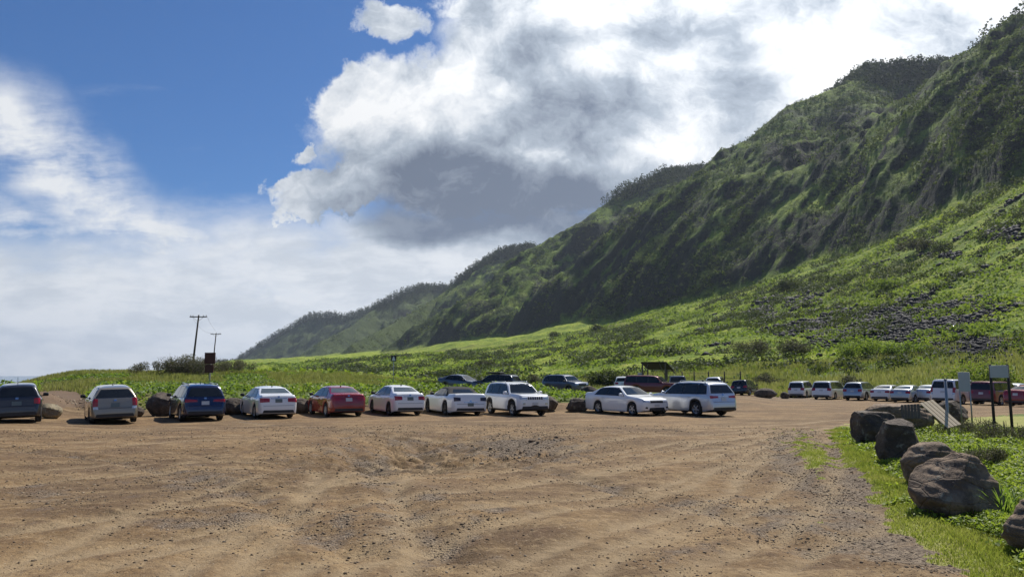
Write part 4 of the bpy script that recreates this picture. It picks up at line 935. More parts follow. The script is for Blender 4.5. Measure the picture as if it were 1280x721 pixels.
    if detail > 1:
        patch('boot_trim', [(.36, Hh * pz + .095), (-.36, Hh * pz + .095), (-.36, Hh * pz + .12), (.36, Hh * pz + .12)], 'B', CHROME if pm in (P_WHITE, P_SILVER) else pm, 6, 1, .014)
        patch('tail_seam', [(wb_ * .82, Hh * .415), (-wb_ * .82, Hh * .415), (-wb_ * .82, Hh * .425), (wb_ * .82, Hh * .425)], 'B', PLASTIC, 12, 1, .002)
        patch('badge', [(.05, Hh * (pz + .10)), (-.05, Hh * (pz + .10)), (-.05, Hh * (pz + .145)), (.05, Hh * (pz + .145))], 'B', CHROME, 2, 2, .016)
    # face
    wf = float(hw(L / 2 - .12)); fh = {'jeep': (.475, .575), 'bigsuv': (.46, .56), 'suv': (.47, .55)}.get(kind, (.445, .535))
    for sg in (1, -1):
        patch('headlight', [(sg * wf * .97, Hh * (fh[0] + .02)), (sg * wf * .55, Hh * fh[0]), (sg * wf * .55, Hh * (fh[1] - .015)), (sg * wf * .97, Hh * fh[1])], 'F', LAMP_W, 8, 4, .010)
    if front == 'slots':
        patch('grille', [(wf * .52, Hh * .485), (-wf * .52, Hh * .485), (-wf * .52, Hh * .575), (wf * .52, Hh * .575)], 'F', pm, 8, 3, .010)
        for k in range(7):
            c = (k - 3) * .122; patch('grille_slot', [(c + .042, Hh * .492), (c - .042, Hh * .492), (c - .042, Hh * .568), (c + .042, Hh * .568)], 'F', PLASTIC, 2, 3, .018)
        patch('front_bumper_trim', [(wf * .9, cl + .08), (-wf * .9, cl + .08), (-wf * .82, cl + .27), (wf * .82, cl + .27)], 'F', PLASTIC, 12, 4, .010)
        for sg in (1, -1): patch('fog_light', [(sg * wf * .82, Hh * .34), (sg * wf * .66, Hh * .34), (sg * wf * .66, Hh * .40), (sg * wf * .82, Hh * .40)], 'F', LAMP_W, 3, 3, .020)
        patch('front_plate', [(.155, Hh * .33), (-.155, Hh * .33), (-.155, Hh * .41), (.155, Hh * .41)], 'F', PLATE, 2, 2, .02)
    else:
        patch('grille', [(wf * .50, Hh * .435), (-wf * .50, Hh * .435), (-wf * .50, Hh * .515), (wf * .50, Hh * .515)], 'F', PLASTIC, 8, 3, .010)
        patch('lower_grille', [(wf * .62, cl + .10), (-wf * .62, cl + .10), (-wf * .55, cl + .24), (wf * .55, cl + .24)], 'F', PLASTIC, 10, 3, .010)
        patch('front_plate', [(.155, Hh * .31), (-.155, Hh * .31), (-.155, Hh * .39), (.155, Hh * .39)], 'F', PLATE, 2, 2, .02)
        for sg in (1, -1): patch('fog_light', [(sg * wf * .90, Hh * .25), (sg * wf * .72, Hh * .25), (sg * wf * .72, Hh * .30), (sg * wf * .86, Hh * .31)], 'F', PLASTIC, 3, 3, .012)
    if antenna:
        ab = bmesh.new(); tube(ab, (fx(.84), 0, Hh * .975), (fx(.89), 0, Hh * .975 + .30), .012, .006, 5); bm_obj('antenna', ab, PLASTIC, t)
    elif detail > 1 and kind != 'convertible':
        ab = bmesh.new(); box(ab, (fx(.68), 0, float(zt(.68 * L)) + .045), (.12, .03, .06), bev=.012); bm_obj('antenna', ab, PLASTIC, t)
    # wheels
    tw = .215
    for xc in (xf, xr):
        for sg in (1, -1):
            yc = sg * (float(hw(xc)) - tw / 2 - .012); w_ = bpy.data.objects.new('wheel', None); COL.objects.link(w_); w_.parent = t; w_.location = (xc, yc, wr)
            b2 = bmesh.new(); prof_ = [(.62 * wr, -tw * .42), (.80 * wr, -tw * .5), (.95 * wr, -tw * .46), (wr, -tw * .3), (wr, tw * .3), (.95 * wr, tw * .46), (.80 * wr, tw * .5), (.62 * wr, tw * .42)]; sg_ = 28; rv = []
            for k in range(sg_):
                a = 2 * math.pi * k / sg_; rv.append([b2.verts.new((r_ * math.cos(a), y2, r_ * math.sin(a))) for r_, y2 in prof_])
            for k in range(sg_):
                for q in range(len(prof_)): 
                    f = b2.faces.new((rv[k][q], rv[(k + 1) % sg_][q], rv[(k + 1) % sg_][(q + 1) % 8], rv[k][(q + 1) % 8])); f.smooth = q not in (7,)
            bmesh.ops.recalc_face_normals(b2, faces=b2.faces[:]); bm_obj('tyre', b2, RUBBER, w_)
            b3 = bmesh.new(); yo = sg * tw * .36
            r0_ = .64 * wr; ring1 = [b3.verts.new((r0_ * math.cos(a), yo + sg * .012, r0_ * math.sin(a))) for a in np.linspace(0, 2 * math.pi, 25)[:-1]]; ring2 = [b3.verts.new((.90 * v.co.x, yo - sg * .0, .90 * v.co.z)) for v in ring1]; ring3 = [b3.verts.new((.88 * v.co.x, yo - sg * .09, .88 * v.co.z)) for v in ring1]
            for A_, B_ in ((ring1, ring2), (ring2, ring3)):
                for k in range(24): b3.faces.new((A_[k], A_[(k + 1) % 24], B_[(k + 1) % 24], B_[k]))
            f = b3.faces.new(ring3); f.material_index = 1
            for k in range(5):
                a = 2 * math.pi * (k + .25) / 5; rot = Matrix.Rotation(a, 3, 'Y'); c = rot @ Vector((r0_ * .48, yo - sg * .012, 0)); box(b3, c, (r0_ * .86, .025, r0_ * .27), rot, .006)
            tube(b3, (0, yo - sg * .05, 0), (0, yo + sg * .008, 0), r0_ * .24, seg=12); bmesh.ops.recalc_face_normals(b3, faces=b3.faces[:]); bm_obj('rim', b3, [rim, RUBBER], w_)
    if spare: spare(t, L, W, Hh, zt)
    return t
def settle(px, pyb, dist):
    x, y, _ = pt(px, pyb, dist); return x, y
def park(kind, pm, px, dist, heading, label, group, **kw):
    """stand the car on the land below this bearing"""
    x, y, _ = pt(px, 500, dist); hd = R(heading); z = max(0, 0); fwd = (math.sin(hd), math.cos(hd)); L = SPEC[kind]['L'] * .3
    zz = [float(H(x + fwd[0] * k * L + fwd[1] * j * .7, y + fwd[1] * k * L - fwd[0] * j * .7)[0]) for k in (-1, 1) for j in (-1, 1)]
    t = car(kind, pm, (x, y, sum(zz) / 4 + .0), hd, label, group, **kw); pitch = math.atan2((zz[2] + zz[3] - zz[0] - zz[1]) / 2, 2 * L); roll = math.atan2((zz[1] + zz[3] - zz[0] - zz[2]) / 2, 1.4)
    t.rotation_euler = (roll, -pitch, t.rotation_euler[2]); return t
G1 = 'cars of the front row, noses to the weedy bank'
park('hatch', P_GREY, 24, 35.6, -32, 'small dark grey hatchback with a roof aerial, cut by the left edge of the photo', G1, antenna=True, tshape='round', mirror=PLASTIC, plate=PLATE_D, over=dict(W=1.66))
park('wagon', P_BEIGE, 139, 36.4, -33, 'silver-beige estate car with tall red and clear tail lamps', G1, tshape='tall', plate=PLATE_D, trim=CHROME if False else PLASTIC)
park('suv', P_NAVY, 245, 37, -33, 'dark blue crossover with roof rails beside the tall dark boulder', G1, tshape='wide', rails=P_SILVER, over=dict(L=4.44, H=1.60, W=1.82), plate=PLATE)
park('sedan', P_WHITE, 334, 38, -31, 'white saloon with dark red tail lamps, between the blue crossover and the red saloon', G1, tshape='slim', plate=PLATE_D, glass=GLASS_L)
park('sedan', P_RED, 419, 38.6, -30, 'red saloon, the only red car in the front row', G1, tshape='slim', plate=PLATE, tail=LAMP_R, rim=ALLOY, over=dict(L=4.53), glass=GLASS_L)
park('sedan', P_WHITE, 494, 39.2, -28, 'white saloon with dark wheels, right of the red saloon', G1, rim=ALLOY_D, tshape='block', over=dict(W=1.70, H=1.47, L=4.53), plate=PLATE_D, glass=GLASS_L)
park('convertible', P_WHITE, 567, 39.2, -25, 'white convertible with its black fabric top up', G1, rim=ALLOY_D, tshape='block', tail=LAMP_D, roofmat=CLOTH, plate=PLATE_D, mirror=PLASTIC)
park('jeep', P_WHITE, 644, 38.6, 154, 'white boxy off-roader facing the camera with seven-slot grille', G1, front='slots', clad=True, mirror=P_WHITE, rails=P_SILVER)
park('sedan', P_WHITE, 781, 39.6, 148, 'white saloon facing right, nose touching the silver crossover', G1, mirror=P_WHITE, over=dict(L=4.84, W=1.83))
park('suv', P_PALE, 865, 39.4, -28, 'pale silver crossover seen from its rear, last on the right of the front row', G1, clad=True, tshape='wide', rails=P_SILVER, mirror=P_PALE, over=dict(L=4.65, H=1.69, wb=2.705), )
GB = 'cars on the far road behind the weedy bank'
park('sedan', P_SLATE, 577, 69, 122, 'grey saloon half hidden by the bank above the convertible, windscreen shining', GB, detail=1)
rk = park('suv', P_BLACK, 621, 67, -60, 'black crossover with a roof rack, half hidden above the white off-roader', GB, rails=PLASTIC, detail=1, over=dict(H=1.62))
park('suv', P_SLATE, 706, 67, 140, 'dark grey crossover facing right behind the bank', GB, detail=1, over=dict(H=1.68, L=4.5), mirror=PLASTIC)
park('suv', P_WHITE, 778, 84, 6, 'white crossover seen from behind, left of the long red wagon', GB, detail=1)
park('bigsuv', P_MAROON, 816, 70, 118, 'long dark red off-road wagon facing right, in front of the shelter', GB, detail=1, over=dict(H=1.76, L=5.1))
park('bigsuv', P_SLATE, 846, 80, 8, 'grey off-roader seen from behind under the right end of the shelter', GB, detail=1, over=dict(H=1.80, W=1.90))
park('suv', P_PALE, 896, 82, 24, 'silver-white off-roader seen from behind, by the wire fence', GB, detail=1, over=dict(H=1.76, W=1.86))
park('suv', P_BLACK, 932, 77, 34, 'small black hatchback parked alone by the long dark rock', GB, detail=1, over=dict(H=1.52, L=4.0, W=1.74, wb=2.45, fo=.75, wr=.32))
GR = 'cars of the right-hand row'
park('minivan', P_WHITE, 1003, 83, 37, 'small white van at the left end of the right-hand row', GR, detail=1, over=dict(L=4.3, W=1.78, H=1.68, wb=2.65, fo=.8))
park('minivan', P_WHITE, 1038, 79, 41, 'white minivan with a wide dark rear window, second in the right-hand row', GR, detail=1)
park('suv', P_SILVER, 1077, 77, 44, 'silver crossover right of the white minivan', GR, detail=1, over=dict(L=4.7, H=1.69, W=1.86, wb=2.75), clad=True)
park('sedan', P_WHITE, 1112, 76, 46, 'low white saloon right of the silver crossover', GR, detail=1, over=dict(L=4.8, H=1.43))
park('sedan', P_SILVER, 1138, 73, 48, 'grey saloon behind the leaning pallet', GR, detail=1, glass=GLASS_L)
park('sedan', P_PALE, 1166, 74, 52, 'pale saloon mostly hidden left of the white truck', GR, detail=1, glass=GLASS_L, over=dict(H=1.48))
tr = park('bigsuv', P_WHITE, 1199, 68, 54, 'tall white truck with black rear windows behind the small grey board', GR, lname='truck', cat='truck', detail=1, over=dict(H=1.92, L=5.5, W=1.98, wb=3.4, fo=.9), tshape='tall')
park('bigsuv', P_MAROON, 1247, 66, 58, 'dark maroon off-roader behind the two dark posts', GR, detail=1, over=dict(H=1.74, L=4.8, W=1.92))
park('sedan', P_PALE, 1274, 72, 60, 'pale silver saloon behind the dark maroon off-roader', GR, detail=1, over=dict(H=1.62), glass=GLASS_L)
park('sedan', P_RED, 1293, 62, 62, 'bright red car cut by the right edge of the photo', GR, detail=1)
# roof rack on the black crossover
b = bmesh.new()
for xx in (.45, -.35): box(b, (xx, 0, 1.68), (.05, 1.25, .04), bev=.01)
box(b, (.05, .1, 1.75), (1.3, .75, .13), bev=.05); bm_obj('roof_rack', b, PLASTIC, rk)
# ================================================================ STREET FURNITURE
WOOD_D = simple('dark_timber', (.035, .026, .020), .85, var=.35); WOOD_G = simple('grey_timber', (.13, .105, .08), .9, var=.3, scale=14); WOOD_P = simple('pale_plank', (.52, .42, .28), .85, var=.2, scale=18, bump=.2)
STEEL = simple('galvanised_steel', (.30, .31, .32), .45, .7); RUST = simple('rusted_board', (.085, .032, .022), .85, var=.4, scale=5); SIGN_G = simple('weathered_sign_back', (.42, .44, .47), .6, .05, var=.15, scale=3); SIGN_W = simple('white_sign_face', (.7, .7, .7), .5); POSTW = simple('pale_post', (.45, .40, .32), .8)
def base(px, dist):
    x, y, _ = pt(px, 480, dist); return Vector((x, y, float(H(x, y)[0])))
# utility poles
def pole(px, pytop, dist, lean, rad, label, second=False):
    p = base(px, dist); top = pt(px, pytop, dist)[2] - p.z; t = tag(empty('utility_pole', p), label, 'utility pole'); b = bmesh.new(); lx = lean * top
    face = math.atan2(p.x, p.y); tube(b, (0, 0, -.3), (lx, 0, top), rad, rad * .62, 10); bm_obj('pole', b, WOOD_D, t)
    b = bmesh.new(); rot = Matrix.Rotation(R(-4), 3, 'Y'); box(b, (lx * .98, -.12, top - .28), (2.5, .12, .14), rot=None, bev=.01); bm_obj('crossarm', b, WOOD_D, t)
    for xx in (-1.15, -.8, .75, 1.15):
        b = bmesh.new(); 
        for k in range(3): tube(b, (lx + xx, -.12, top - .21 + k * .07), (lx + xx, -.12, top - .16 + k * .07), .075 - .01 * k, .05, 8)
        bm_obj('insulator', b, STEEL, t)
    b = bmesh.new()
    for s in (-1, 1): tube(b, (lx + s * .8, -.14, top - .32), (lx * .93, -.14, top - .95), .025, seg=5)
    bm_obj('brace', b, STEEL, t)
    if not second:
        b = bmesh.new(); box(b, (lx * .2, -.16, top * .13), (1.15, .1, .1), bev=.01); bm_obj('lower_crossarm', b, WOOD_D, t)
    return t, p, top
pA = pole(238, 393.5, 118, .075, .17, 'tall leaning wooden utility pole rising from the bare thicket')
pB = pole(263.5, 416, 190, .06, .17, 'smaller, farther utility pole showing above the brown board', True)
def wire(a, b_, sag, label):
    b = bmesh.new(); pr = None; N = 14
    for k in range(N + 1):
        t_ = k / N; p = Vector(a).lerp(Vector(b_), t_) - Vector((0, 0, sag * 4 * t_ * (1 - t_)))
        if pr is not None: tube(b, pr, p, .012, seg=4)
        pr = p
    return tag(bm_obj('power_line', b, PLASTIC), label, 'power line')
a0 = pA[1] + Vector((.075 * pA[2] - 1.15, -.12, pA[2])); b0 = pB[1] + Vector((.06 * pB[2] - 1.15, -.12, pB[2]))
wire(a0, b0, .8, 'thin power line on the left ends of the crossarms of the two poles')
wire(a0 + Vector((2.3, 0, 0)), b0 + Vector((2.3, 0, 0)), .8, 'thin power line on the right ends of the crossarms of the two poles')
# brown board on pale post
p = base(261, 46); t = tag(empty('signboard', p, R(-8)), 'rusty brown board of two stacked panels on a pale post, above the blue crossover', 'sign')
zt_ = pt(261, 440.5, 46)[2] - p.z; zb_ = pt(261, 466, 46)[2] - p.z
b = bmesh.new(); tube(b, (.0, .05, -.2), (.04, .05, zt_ - .1), .05, seg=8); bm_obj('post', b, POSTW, t)
b = bmesh.new(); hgt = zt_ - zb_; box(b, (.0, 0, zb_ + hgt * .72), (.66, .04, hgt * .56), bev=.008); bm_obj('panel', b, RUST, t)
b = bmesh.new(); box(b, (-.02, 0, zb_ + hgt * .21), (.52, .04, hgt * .40), bev=.008); bm_obj('panel', b, RUST, t)
# thin sign with pale triangle
p = base(491.5, 62); t = tag(empty('road_sign', p), 'small dark square sign with a white triangle on a thin post in the grass', 'sign'); zt_ = pt(491, 444, 62)[2] - p.z
b = bmesh.new(); tube(b, (0, 0.02, -.2), (0, .02, zt_ - .05), .028, seg=6); bm_obj('post', b, STEEL, t)
b = bmesh.new(); box(b, (0, 0, zt_ - .24), (.46, .02, .48), bev=.004); bm_obj('panel', b, PLASTIC, t)
b = bmesh.new(); vs = [b.verts.new(v) for v in ((-.15, -.014, zt_ - .42), (.15, -.014, zt_ - .42), (.03, -.014, zt_ - .08), (-.03, -.014, zt_ - .08))]; b.faces.new(vs); r_ = bmesh.ops.extrude_face_region(b, geom=b.faces[:]); bmesh.ops.translate(b, vec=(0, -.008, 0), verts=[v for v in r_['geom'] if isinstance(v, bmesh.types.BMVert)]); bmesh.ops.recalc_face_normals(b, faces=b.faces[:]); bm_obj('white_triangle', b, SIGN_W, t)
# boards on the right
def two_post(px0, px1, pyt, pyb, dist, label, pm, post_top=None, pr=.03, rz=0):
    c = base((px0 + px1) / 2, dist); az = math.atan2(c.x, c.y); t = tag(empty('notice_board', c, -az + R(rz)), label, 'sign'); w = (px1 - px0) / F * dist * math.cos(az) ** 2 * 1.05; z1 = pt((px0 + px1) / 2, pyt, dist)[2] - c.z; z0 = pt((px0 + px1) / 2, pyb, dist)[2] - c.z
    b = bmesh.new(); box(b, (0, 0, (z0 + z1) / 2), (w, .02, z1 - z0), bev=.006); bm_obj('board', b, SIGN_G, t)
    for s in (-1, 1):
        b = bmesh.new(); tube(b, (s * w * .47, .035, -.2), (s * w * .47, .035, z1 + (post_top or 0)), pr, seg=8); bm_obj('post', b, pm, t)
    b = bmesh.new(); box(b, (0, .03, z1 - .12), (w * .9, .02, .04)); box(b, (0, .03, z0 + .12), (w * .9, .02, .04)); bm_obj('rail', b, pm, t); return t
two_post(1239, 1261, 456.5, 472, 25.5, 'larger grey notice board held between two dark posts', WOOD_D, .03, .038)
two_post(1199, 1212, 465, 489, 26.5, 'small tall grey board on thin steel legs in front of the white truck', STEEL, 0, .02)
p = base(1182, 23.5); b = bmesh.new(); zt_ = pt(1182, 474, 23.5)[2] - p.z; tube(b, (0, 0, -.2), (0, 0, zt_), .038, seg=10); tube(b, (0, 0, zt_), (0, 0, zt_ + .02), .045, .03, 10); o = bm_obj('steel_post', b, STEEL); o.location = p; tag(o, 'bare grey steel post right of the leaning pallet', 'post')
# pallet leaning on the boulders
p = base(1160, 23.2); az = math.atan2(p.x, p.y); t = tag(empty('pallet', (p.x, p.y, p.z + .02), -az), 'weathered wooden pallet with pale planks leaning over the low brown boulder', 'pallet')
LA = Vector((.66, -.51, -.66)).normalized(); SA = Vector((.603, .561, .17)).normalized(); SA = (SA - LA * SA.dot(LA)).normalized(); NA = LA.cross(SA)
def frame(a, b_, c_): return Matrix((a, b_, c_)).transposed()
FR = frame(LA, SA, NA); TOP = Vector((-.22, 0, .98))
def pb(bm_, c, s_, off=TOP, fr=FR): box(bm_, fr @ Vector(c) + off, s_, fr, .004)
for k in range(4): b = bmesh.new(); pb(b, (.48, .05 + k * .115, 0), (1.0, .098, .022)); bm_obj('plank', b, WOOD_P, t)
for k in range(3): b = bmesh.new(); pb(b, (.06 + k * .42, .22, -.055), (.05, .46, .085)); bm_obj('bearer', b, WOOD_G, t)
LB = Vector((-1, .3, -.10)).normalized(); SB = Vector((.45, -.35, -.75)); SB = (SB - LB * SB.dot(LB)).normalized(); NB_ = LB.cross(SB); FB = frame(LB, SB, NB_)
for k in range(6): b = bmesh.new(); pb(b, (.05 + k * .082, .20, 0), (.070, .40, .022), TOP, FB); bm_obj('slat', b, WOOD_G, t)
# shelter
c = base(822, 92); az = math.atan2(c.x, c.y); t = tag(empty('shelter', c, -az + R(-10)), 'open wooden shelter with a dark sloping roof behind the red wagon', 'shelter')
zt_ = pt(820, 452.5, 92)[2] - c.z; b = bmesh.new(); V = [(-1.75, -1.4, zt_ - .1), (1.35, -1.4, zt_ - .1), (1.35, 1.2, zt_ - .9), (-1.35, 1.2, zt_ - .9)]
Vt = [b.verts.new(v) for v in V]; b.faces.new(Vt); V2 = [b.verts.new(Vector(v) + Vector((0, 0, .12))) for v in V]; b.faces.new(V2[::-1])
for k in range(4): b.faces.new((Vt[k], V2[k], V2[(k + 1) % 4], Vt[(k + 1) % 4]))
v5 = [(1.36, -1.4, zt_ - .1), (2.1, -1.4, zt_ - .95), (2.1, 1.1, zt_ - 1.5), (1.36, 1.2, zt_ - .9)]; q = [b.verts.new(v) for v in v5]; b.faces.new(q); q2 = [b.verts.new(Vector(v) + Vector((0, 0, .1))) for v in v5]; b.faces.new(q2[::-1])
for k in range(4): b.faces.new((q[k], q2[k], q2[(k + 1) % 4], q[(k + 1) % 4]))
bmesh.ops.recalc_face_normals(b, faces=b.faces[:]); bm_obj('roof', b, WOOD_D, t)
for x_ in (-1.55, 1.2):
    for y_ in (-1.3, .8):
        b = bmesh.new(); h_ = zt_ - .15 if y_ < 0 else zt_ - .85; box(b, (x_ * (1 if y_ < 0 else .85), y_, h_ / 2 - .1), (.16, .16, h_ + .2), bev=.01); bm_obj('post', b, WOOD_G, t)
for x_, s in ((-1.5, 1), (1.15, -1)): b = bmesh.new(); tube(b, (x_, -1.3, zt_ - 1.6), (x_ + s * .65, -1.3, zt_ - .2), .05, seg=5); bm_obj('brace', b, WOOD_G, t)
b = bmesh.new(); box(b, (-2.1, -.3, .95), (.5, .6, 1.9), bev=.03); box(b, (-2.1, -.62, 1.0), (.4, .03, .9), bev=.01); o = bm_obj('portable_cabinet', b, SIGN_G); o.location = c; o.rotation_euler = (0, 0, -az); tag(o, 'small grey cabinet under the left eave of the wooden shelter', 'cabinet')
# wire fence
t = tag(empty('wire_fence', base(868, 86)), 'see-through wire fence on dark posts right of the shelter', 'fence'); pp = []
for px in (853, 868, 886, 906, 926):
    q = base(px, 86); pp.append(q); b = bmesh.new(); h_ = pt(px, 464, 86)[2] - q.z; tube(b, q - t.location - Vector((0, 0, .2)), q - t.location + Vector((0, 0, h_)), .07, seg=6); bm_obj('post', b, WOOD_D, t)
for k in range(4):
    b = bmesh.new(); 
    for a_, b_ in zip(pp[:-1], pp[1:]): tube(b, a_ - t.location + Vector((0, 0, .5 + .5 * k)), b_ - t.location + Vector((0, 0, .5 + .5 * k)), .018, seg=4)
    bm_obj('wire', b, WOOD_D, t)
# ================================================================ SKY, SUN, AIR, CAMERA
SUN_AZ, SUN_EL = R(34), R(52)
w = bpy.data.worlds.new('World'); SC.world = w; w.use_nodes = True; b = NB(w.node_tree)
d = b.n('ShaderNodeTexCoord').outputs['Generated']
sky = b.n('ShaderNodeTexSky'); sky.sky_type = 'NISHITA'; sky.sun_disc = False; sky.sun_elevation = SUN_EL; sky.sun_rotation = SUN_AZ; sky.air_density = 1.0; sky.dust_density = .3; sky.ozone_density = 2.5; sky.altitude = 0
sep = b.n('ShaderNodeSeparateXYZ', {0: d}); X_, Y_, Z_ = sep.outputs
ya = b.m('MAXIMUM', b.m('ABSOLUTE', Y_), .08)
U = b.m('DIVIDE', X_, ya); Vv = b.m('DIVIDE', Z_, ya); UV = b.n('ShaderNodeCombineXYZ', {0: U, 1: Vv, 2: 0.}).outputs[0]
def uv(px, py):
    x, y, z = ray(px, py); return x / y, z / y
def warp(scale, amp, det=5, rough=.6):
    n = b.noise(d, scale, det, rough, col=True); return b.vm('SCALE', b.vm('SUBTRACT', n, (.5, .5, .5)), scale=amp)
W1 = b.vm('ADD', UV, b.vm('ADD', warp(3.6, .17, 10, .66), warp(17., .085, 8, .68)))        # billowy
W2 = b.vm('ADD', UV, warp(2.2, .22, 7, .6))                                               # soft
def blob(src, px, py, rx, ry, edge=.5, rot=0.):
    u, v = uv(px, py); k = 1 / F * 1.04
    mp = b.n('ShaderNodeMapping', {0: src, 1: (u, v, 0), 2: (0, 0, R(rot)), 3: (rx * k, ry * k, 1)}, vector_type='TEXTURE')
    sx = b.n('ShaderNodeVectorMath', {0: mp.outputs[0], 1: (1, 1, 0)}, operation='MULTIPLY').outputs[0]
    return b.mr(b.vm('LENGTH', sx), 1 + edge, 1 - edge)
def mx(lst):
    o = lst[0]
    for q in lst[1:]: o = b.m('MAXIMUM', o, q)
    return o
# big cumulus body and its small companions: crisp noisy edges
cum = mx([blob(W1, 560, 165, 170, 95, .13), blob(W1, 660, 215, 225, 85, .2), blob(W1, 450, 140, 70, 50, .13), blob(W1, 420, 235, 90, 30, .16), blob(W1, 375, 258, 42, 13, .2), blob(W1, 345, 229, 28, 12, .28), blob(W1, 485, 28, 45, 26, .22),
          blob(W1, 700, 60, 150, 120, .2), blob(W1, 900, 90, 220, 170, .25), blob(W1, 1150, 60, 330, 190, .4), blob(W1, 610, 5, 60, 25, .3), blob(W1, 372, 190, 16, 9, .4), blob(W1, 1000, -160, 420, 160, .4)])
# low bank along the horizon and the veil on the left
fine = b.noise(d, 9., 8, .62); st = b.n('ShaderNodeMapping', {0: UV, 2: (0, 0, R(-24)), 3: (1.1, 6.5, 1)}).outputs[0]; streak = b.noise(b.vm('ADD', st, warp(3., .5)), 2.1, 7, .62)
bank = b.mr(b.m('ADD', Vv, b.m('MULTIPLY', b.m('SUBTRACT', b.noise(b.vm('MULTIPLY', UV, (1, 2.4, 1)), 3.2, 7, .6), .5), .30)), .265, .12)
veil = mx([blob(W2, 70, 205, 170, 55, .7, -38), blob(W2, 200, 300, 190, 50, .7, -28), blob(W2, 0, 150, 70, 40, .6, -30), blob(W2, 330, 360, 220, 60, .5, 0), blob(W2, 60, 300, 130, 30, .9, -20)])
veil = b.m('MULTIPLY', veil, b.mr(b.m('ADD', b.m('MULTIPLY', streak, .75), b.m('MULTIPLY', fine, .5)), .47, .77)); veil = b.m('MULTIPLY', veil, 1.25, clamp=True)
wisps = b.m('MULTIPLY', b.mr(streak, .56, .9), .30)
low = mx([blob(W2, 510, 285, 130, 36, .6), blob(W2, 555, 300, 120, 45, .6), blob(W2, 690, 285, 130, 50, .5), blob(W2, 650, 305, 230, 50, .5), blob(W1, 600, 345, 260, 75, .35), blob(W1, 330, 400, 240, 60, .5)]); bank = b.m('MAXIMUM', bank, low)
D = b.m('MAXIMUM', b.m('MAXIMUM', b.m('MULTIPLY', bank, .97), cum), b.m('MAXIMUM', veil, wisps))
# cloud tone: 1 sunlit white .. 0 grey underside
dark = mx([blob(W2, 620, 240, 175, 62, .45), blob(W2, 560, 262, 120, 42, .4), b.m('MULTIPLY', blob(W2, 700, 120, 120, 60, .5), .48), b.m('MULTIPLY', blob(W2, 870, 75, 110, 45, .6), .40), b.m('MULTIPLY', blob(W2, 650, 60, 60, 50, .6), .40), b.m('MULTIPLY', blob(W2, 470, 205, 70, 40, .6), .45)])
puff = mx([b.m('MULTIPLY', blob(W1, 800, 55, 62, 50, .4), 1.), blob(W1, 890, 185, 75, 38, .5), blob(W1, 560, 120, 90, 50, .5), blob(W1, 1050, 90, 150, 60, .8)])
bil = b.noise(b.vm('ADD', b.vm('MULTIPLY', UV, (1, 1.35, 1)), warp(5., .18)), 7.5, 8, .62); bil2 = b.noise(b.vm('ADD', b.vm('MULTIPLY', UV, (1, 3.2, 1)), warp(6., .12)), 6.5, 9, .64)
vn = b.n('ShaderNodeTexVoronoi', {'Vector': b.vm('ADD', b.vm('MULTIPLY', UV, (1, 1.3, 0)), warp(9., .07)), 'Scale': 11.}, feature='SMOOTH_F1'); vn.inputs['Smoothness'].default_value = .6; vpuff = vn.outputs[0]
tone = b.m('SUBTRACT', .90, b.m('MULTIPLY', dark, .74)); tone = b.m('ADD', tone, b.m('MULTIPLY', puff, .22)); tone = b.m('ADD', tone, b.m('MULTIPLY', b.m('ADD', b.m('MULTIPLY', b.m('SUBTRACT', .40, vpuff), .22), b.m('SUBTRACT', bil, .55)), b.m('MULTIPLY', cum, 2.2)))
tone = b.m('SUBTRACT', tone, b.m('MULTIPLY', b.mr(bil2, .40, .62), b.m('MULTIPLY', b.m('SUBTRACT', 1.0, cum), b.m('MULTIPLY', bank, .20)))); 
cr = b.n('ShaderNodeValToRGB', {0: b.m('MULTIPLY', b.m('ADD', tone, 0.), .8, clamp=True)}); el = cr.color_ramp.elements
el[0].position = 0; el[0].color = (.13, .165, .235, 1); el[1].position = .8; el[1].color = (.98, .99, 1, 1); e = el.new(.4); e.color = (.43, .49, .57, 1); e = el.new(.62); e.color = (.74, .78, .83, 1)
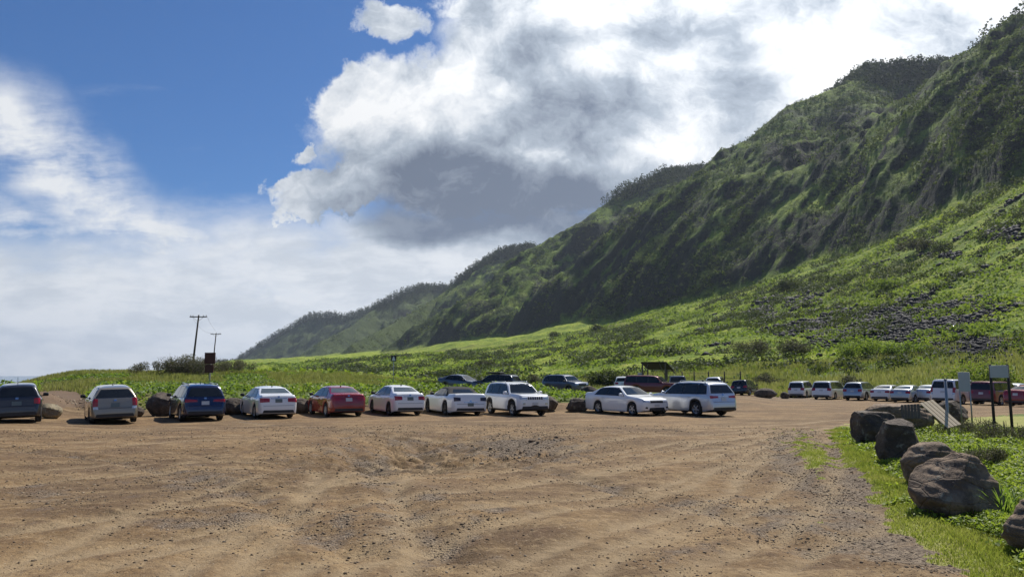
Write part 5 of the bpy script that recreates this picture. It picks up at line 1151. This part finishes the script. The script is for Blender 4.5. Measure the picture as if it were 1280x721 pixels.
# glow of cloud near the sun
sd = (math.sin(SUN_AZ) * math.cos(SUN_EL), math.cos(SUN_AZ) * math.cos(SUN_EL), math.sin(SUN_EL)); dot = b.vm('DOT_PRODUCT', d, sd); gl = b.m('MULTIPLY', b.mr(dot, .62, 1.), .45)
cc = b.vm('SCALE', cr.outputs[0], scale=b.m('ADD', 1.0, gl))
skyc = b.vm('SCALE', b.vm('MULTIPLY', sky.outputs[0], SKYTINT), scale=SKY_K)
cc = b.vm('SCALE', cc, scale=CLOUD_K)
below = b.m('MULTIPLY', b.mr(Z_, -.02, .0), b.mr(Y_, -.35, .15, .25, 1.)); colr = b.mix(b.m('MULTIPLY', D, below), skyc, cc)
bg = b.n('ShaderNodeBackground', {0: colr, 1: .1}); out = b.n('ShaderNodeOutputWorld'); link(b, bg.outputs[0], out.inputs[0])
w.cycles.sampling_method = 'MANUAL'; w.cycles.sample_map_resolution = 512
sl = bpy.data.lights.new('sun', 'SUN'); sl.energy = SUN_E; sl.angle = R(.53); sl.color = (1, .955, .88); so_ = bpy.data.objects.new('sun', sl); COL.objects.link(so_)
so_.rotation_euler = Vector((-sd[0], -sd[1], -sd[2])).to_track_quat('-Z', 'Y').to_euler(); so_.location = (30, 40, 60)
# air
if HAZE > 0:
    hb = bmesh.new(); box(hb, (0, 0, 250), (21000, 21000, 560)); hm = bpy.data.materials.new('haze_air'); hm.use_nodes = True; q = NB(hm.node_tree)
    o_ = q.n('ShaderNodeOutputMaterial'); pv = q.n('ShaderNodeVolumePrincipled', {'Color': (.75, .85, 1, 1), 'Density': HAZE, 'Anisotropy': .35}); q.t.links.new(pv.outputs[0], o_.inputs['Volume'])
    hz = bm_obj('haze', hb, hm); tag(hz, kind='stuff'); SC.cycles.volume_bounces = 0
cam = bpy.data.cameras.new('camera'); cam.sensor_width = 36; cam.lens = 36 * F / 1280; cam.clip_end = 60000; cam.clip_start = .05
co = bpy.data.objects.new('camera', cam); COL.objects.link(co); co.location = (0, 0, EYE); co.rotation_euler = (math.pi / 2 + PITCH, 0, 0); SC.camera = co
vs = SC.view_settings; vs.view_transform = 'Standard'; vs.look = 'None'; vs.gamma = 1; vs.exposure = EXPO; vs.use_curve_mapping = False
SC.cycles.max_bounces = 6; SC.cycles.diffuse_bounces = 3; SC.cycles.glossy_bounces = 3; SC.cycles.transmission_bounces = 3; SC.cycles.transparent_max_bounces = 6
SC.cycles.use_denoising = True
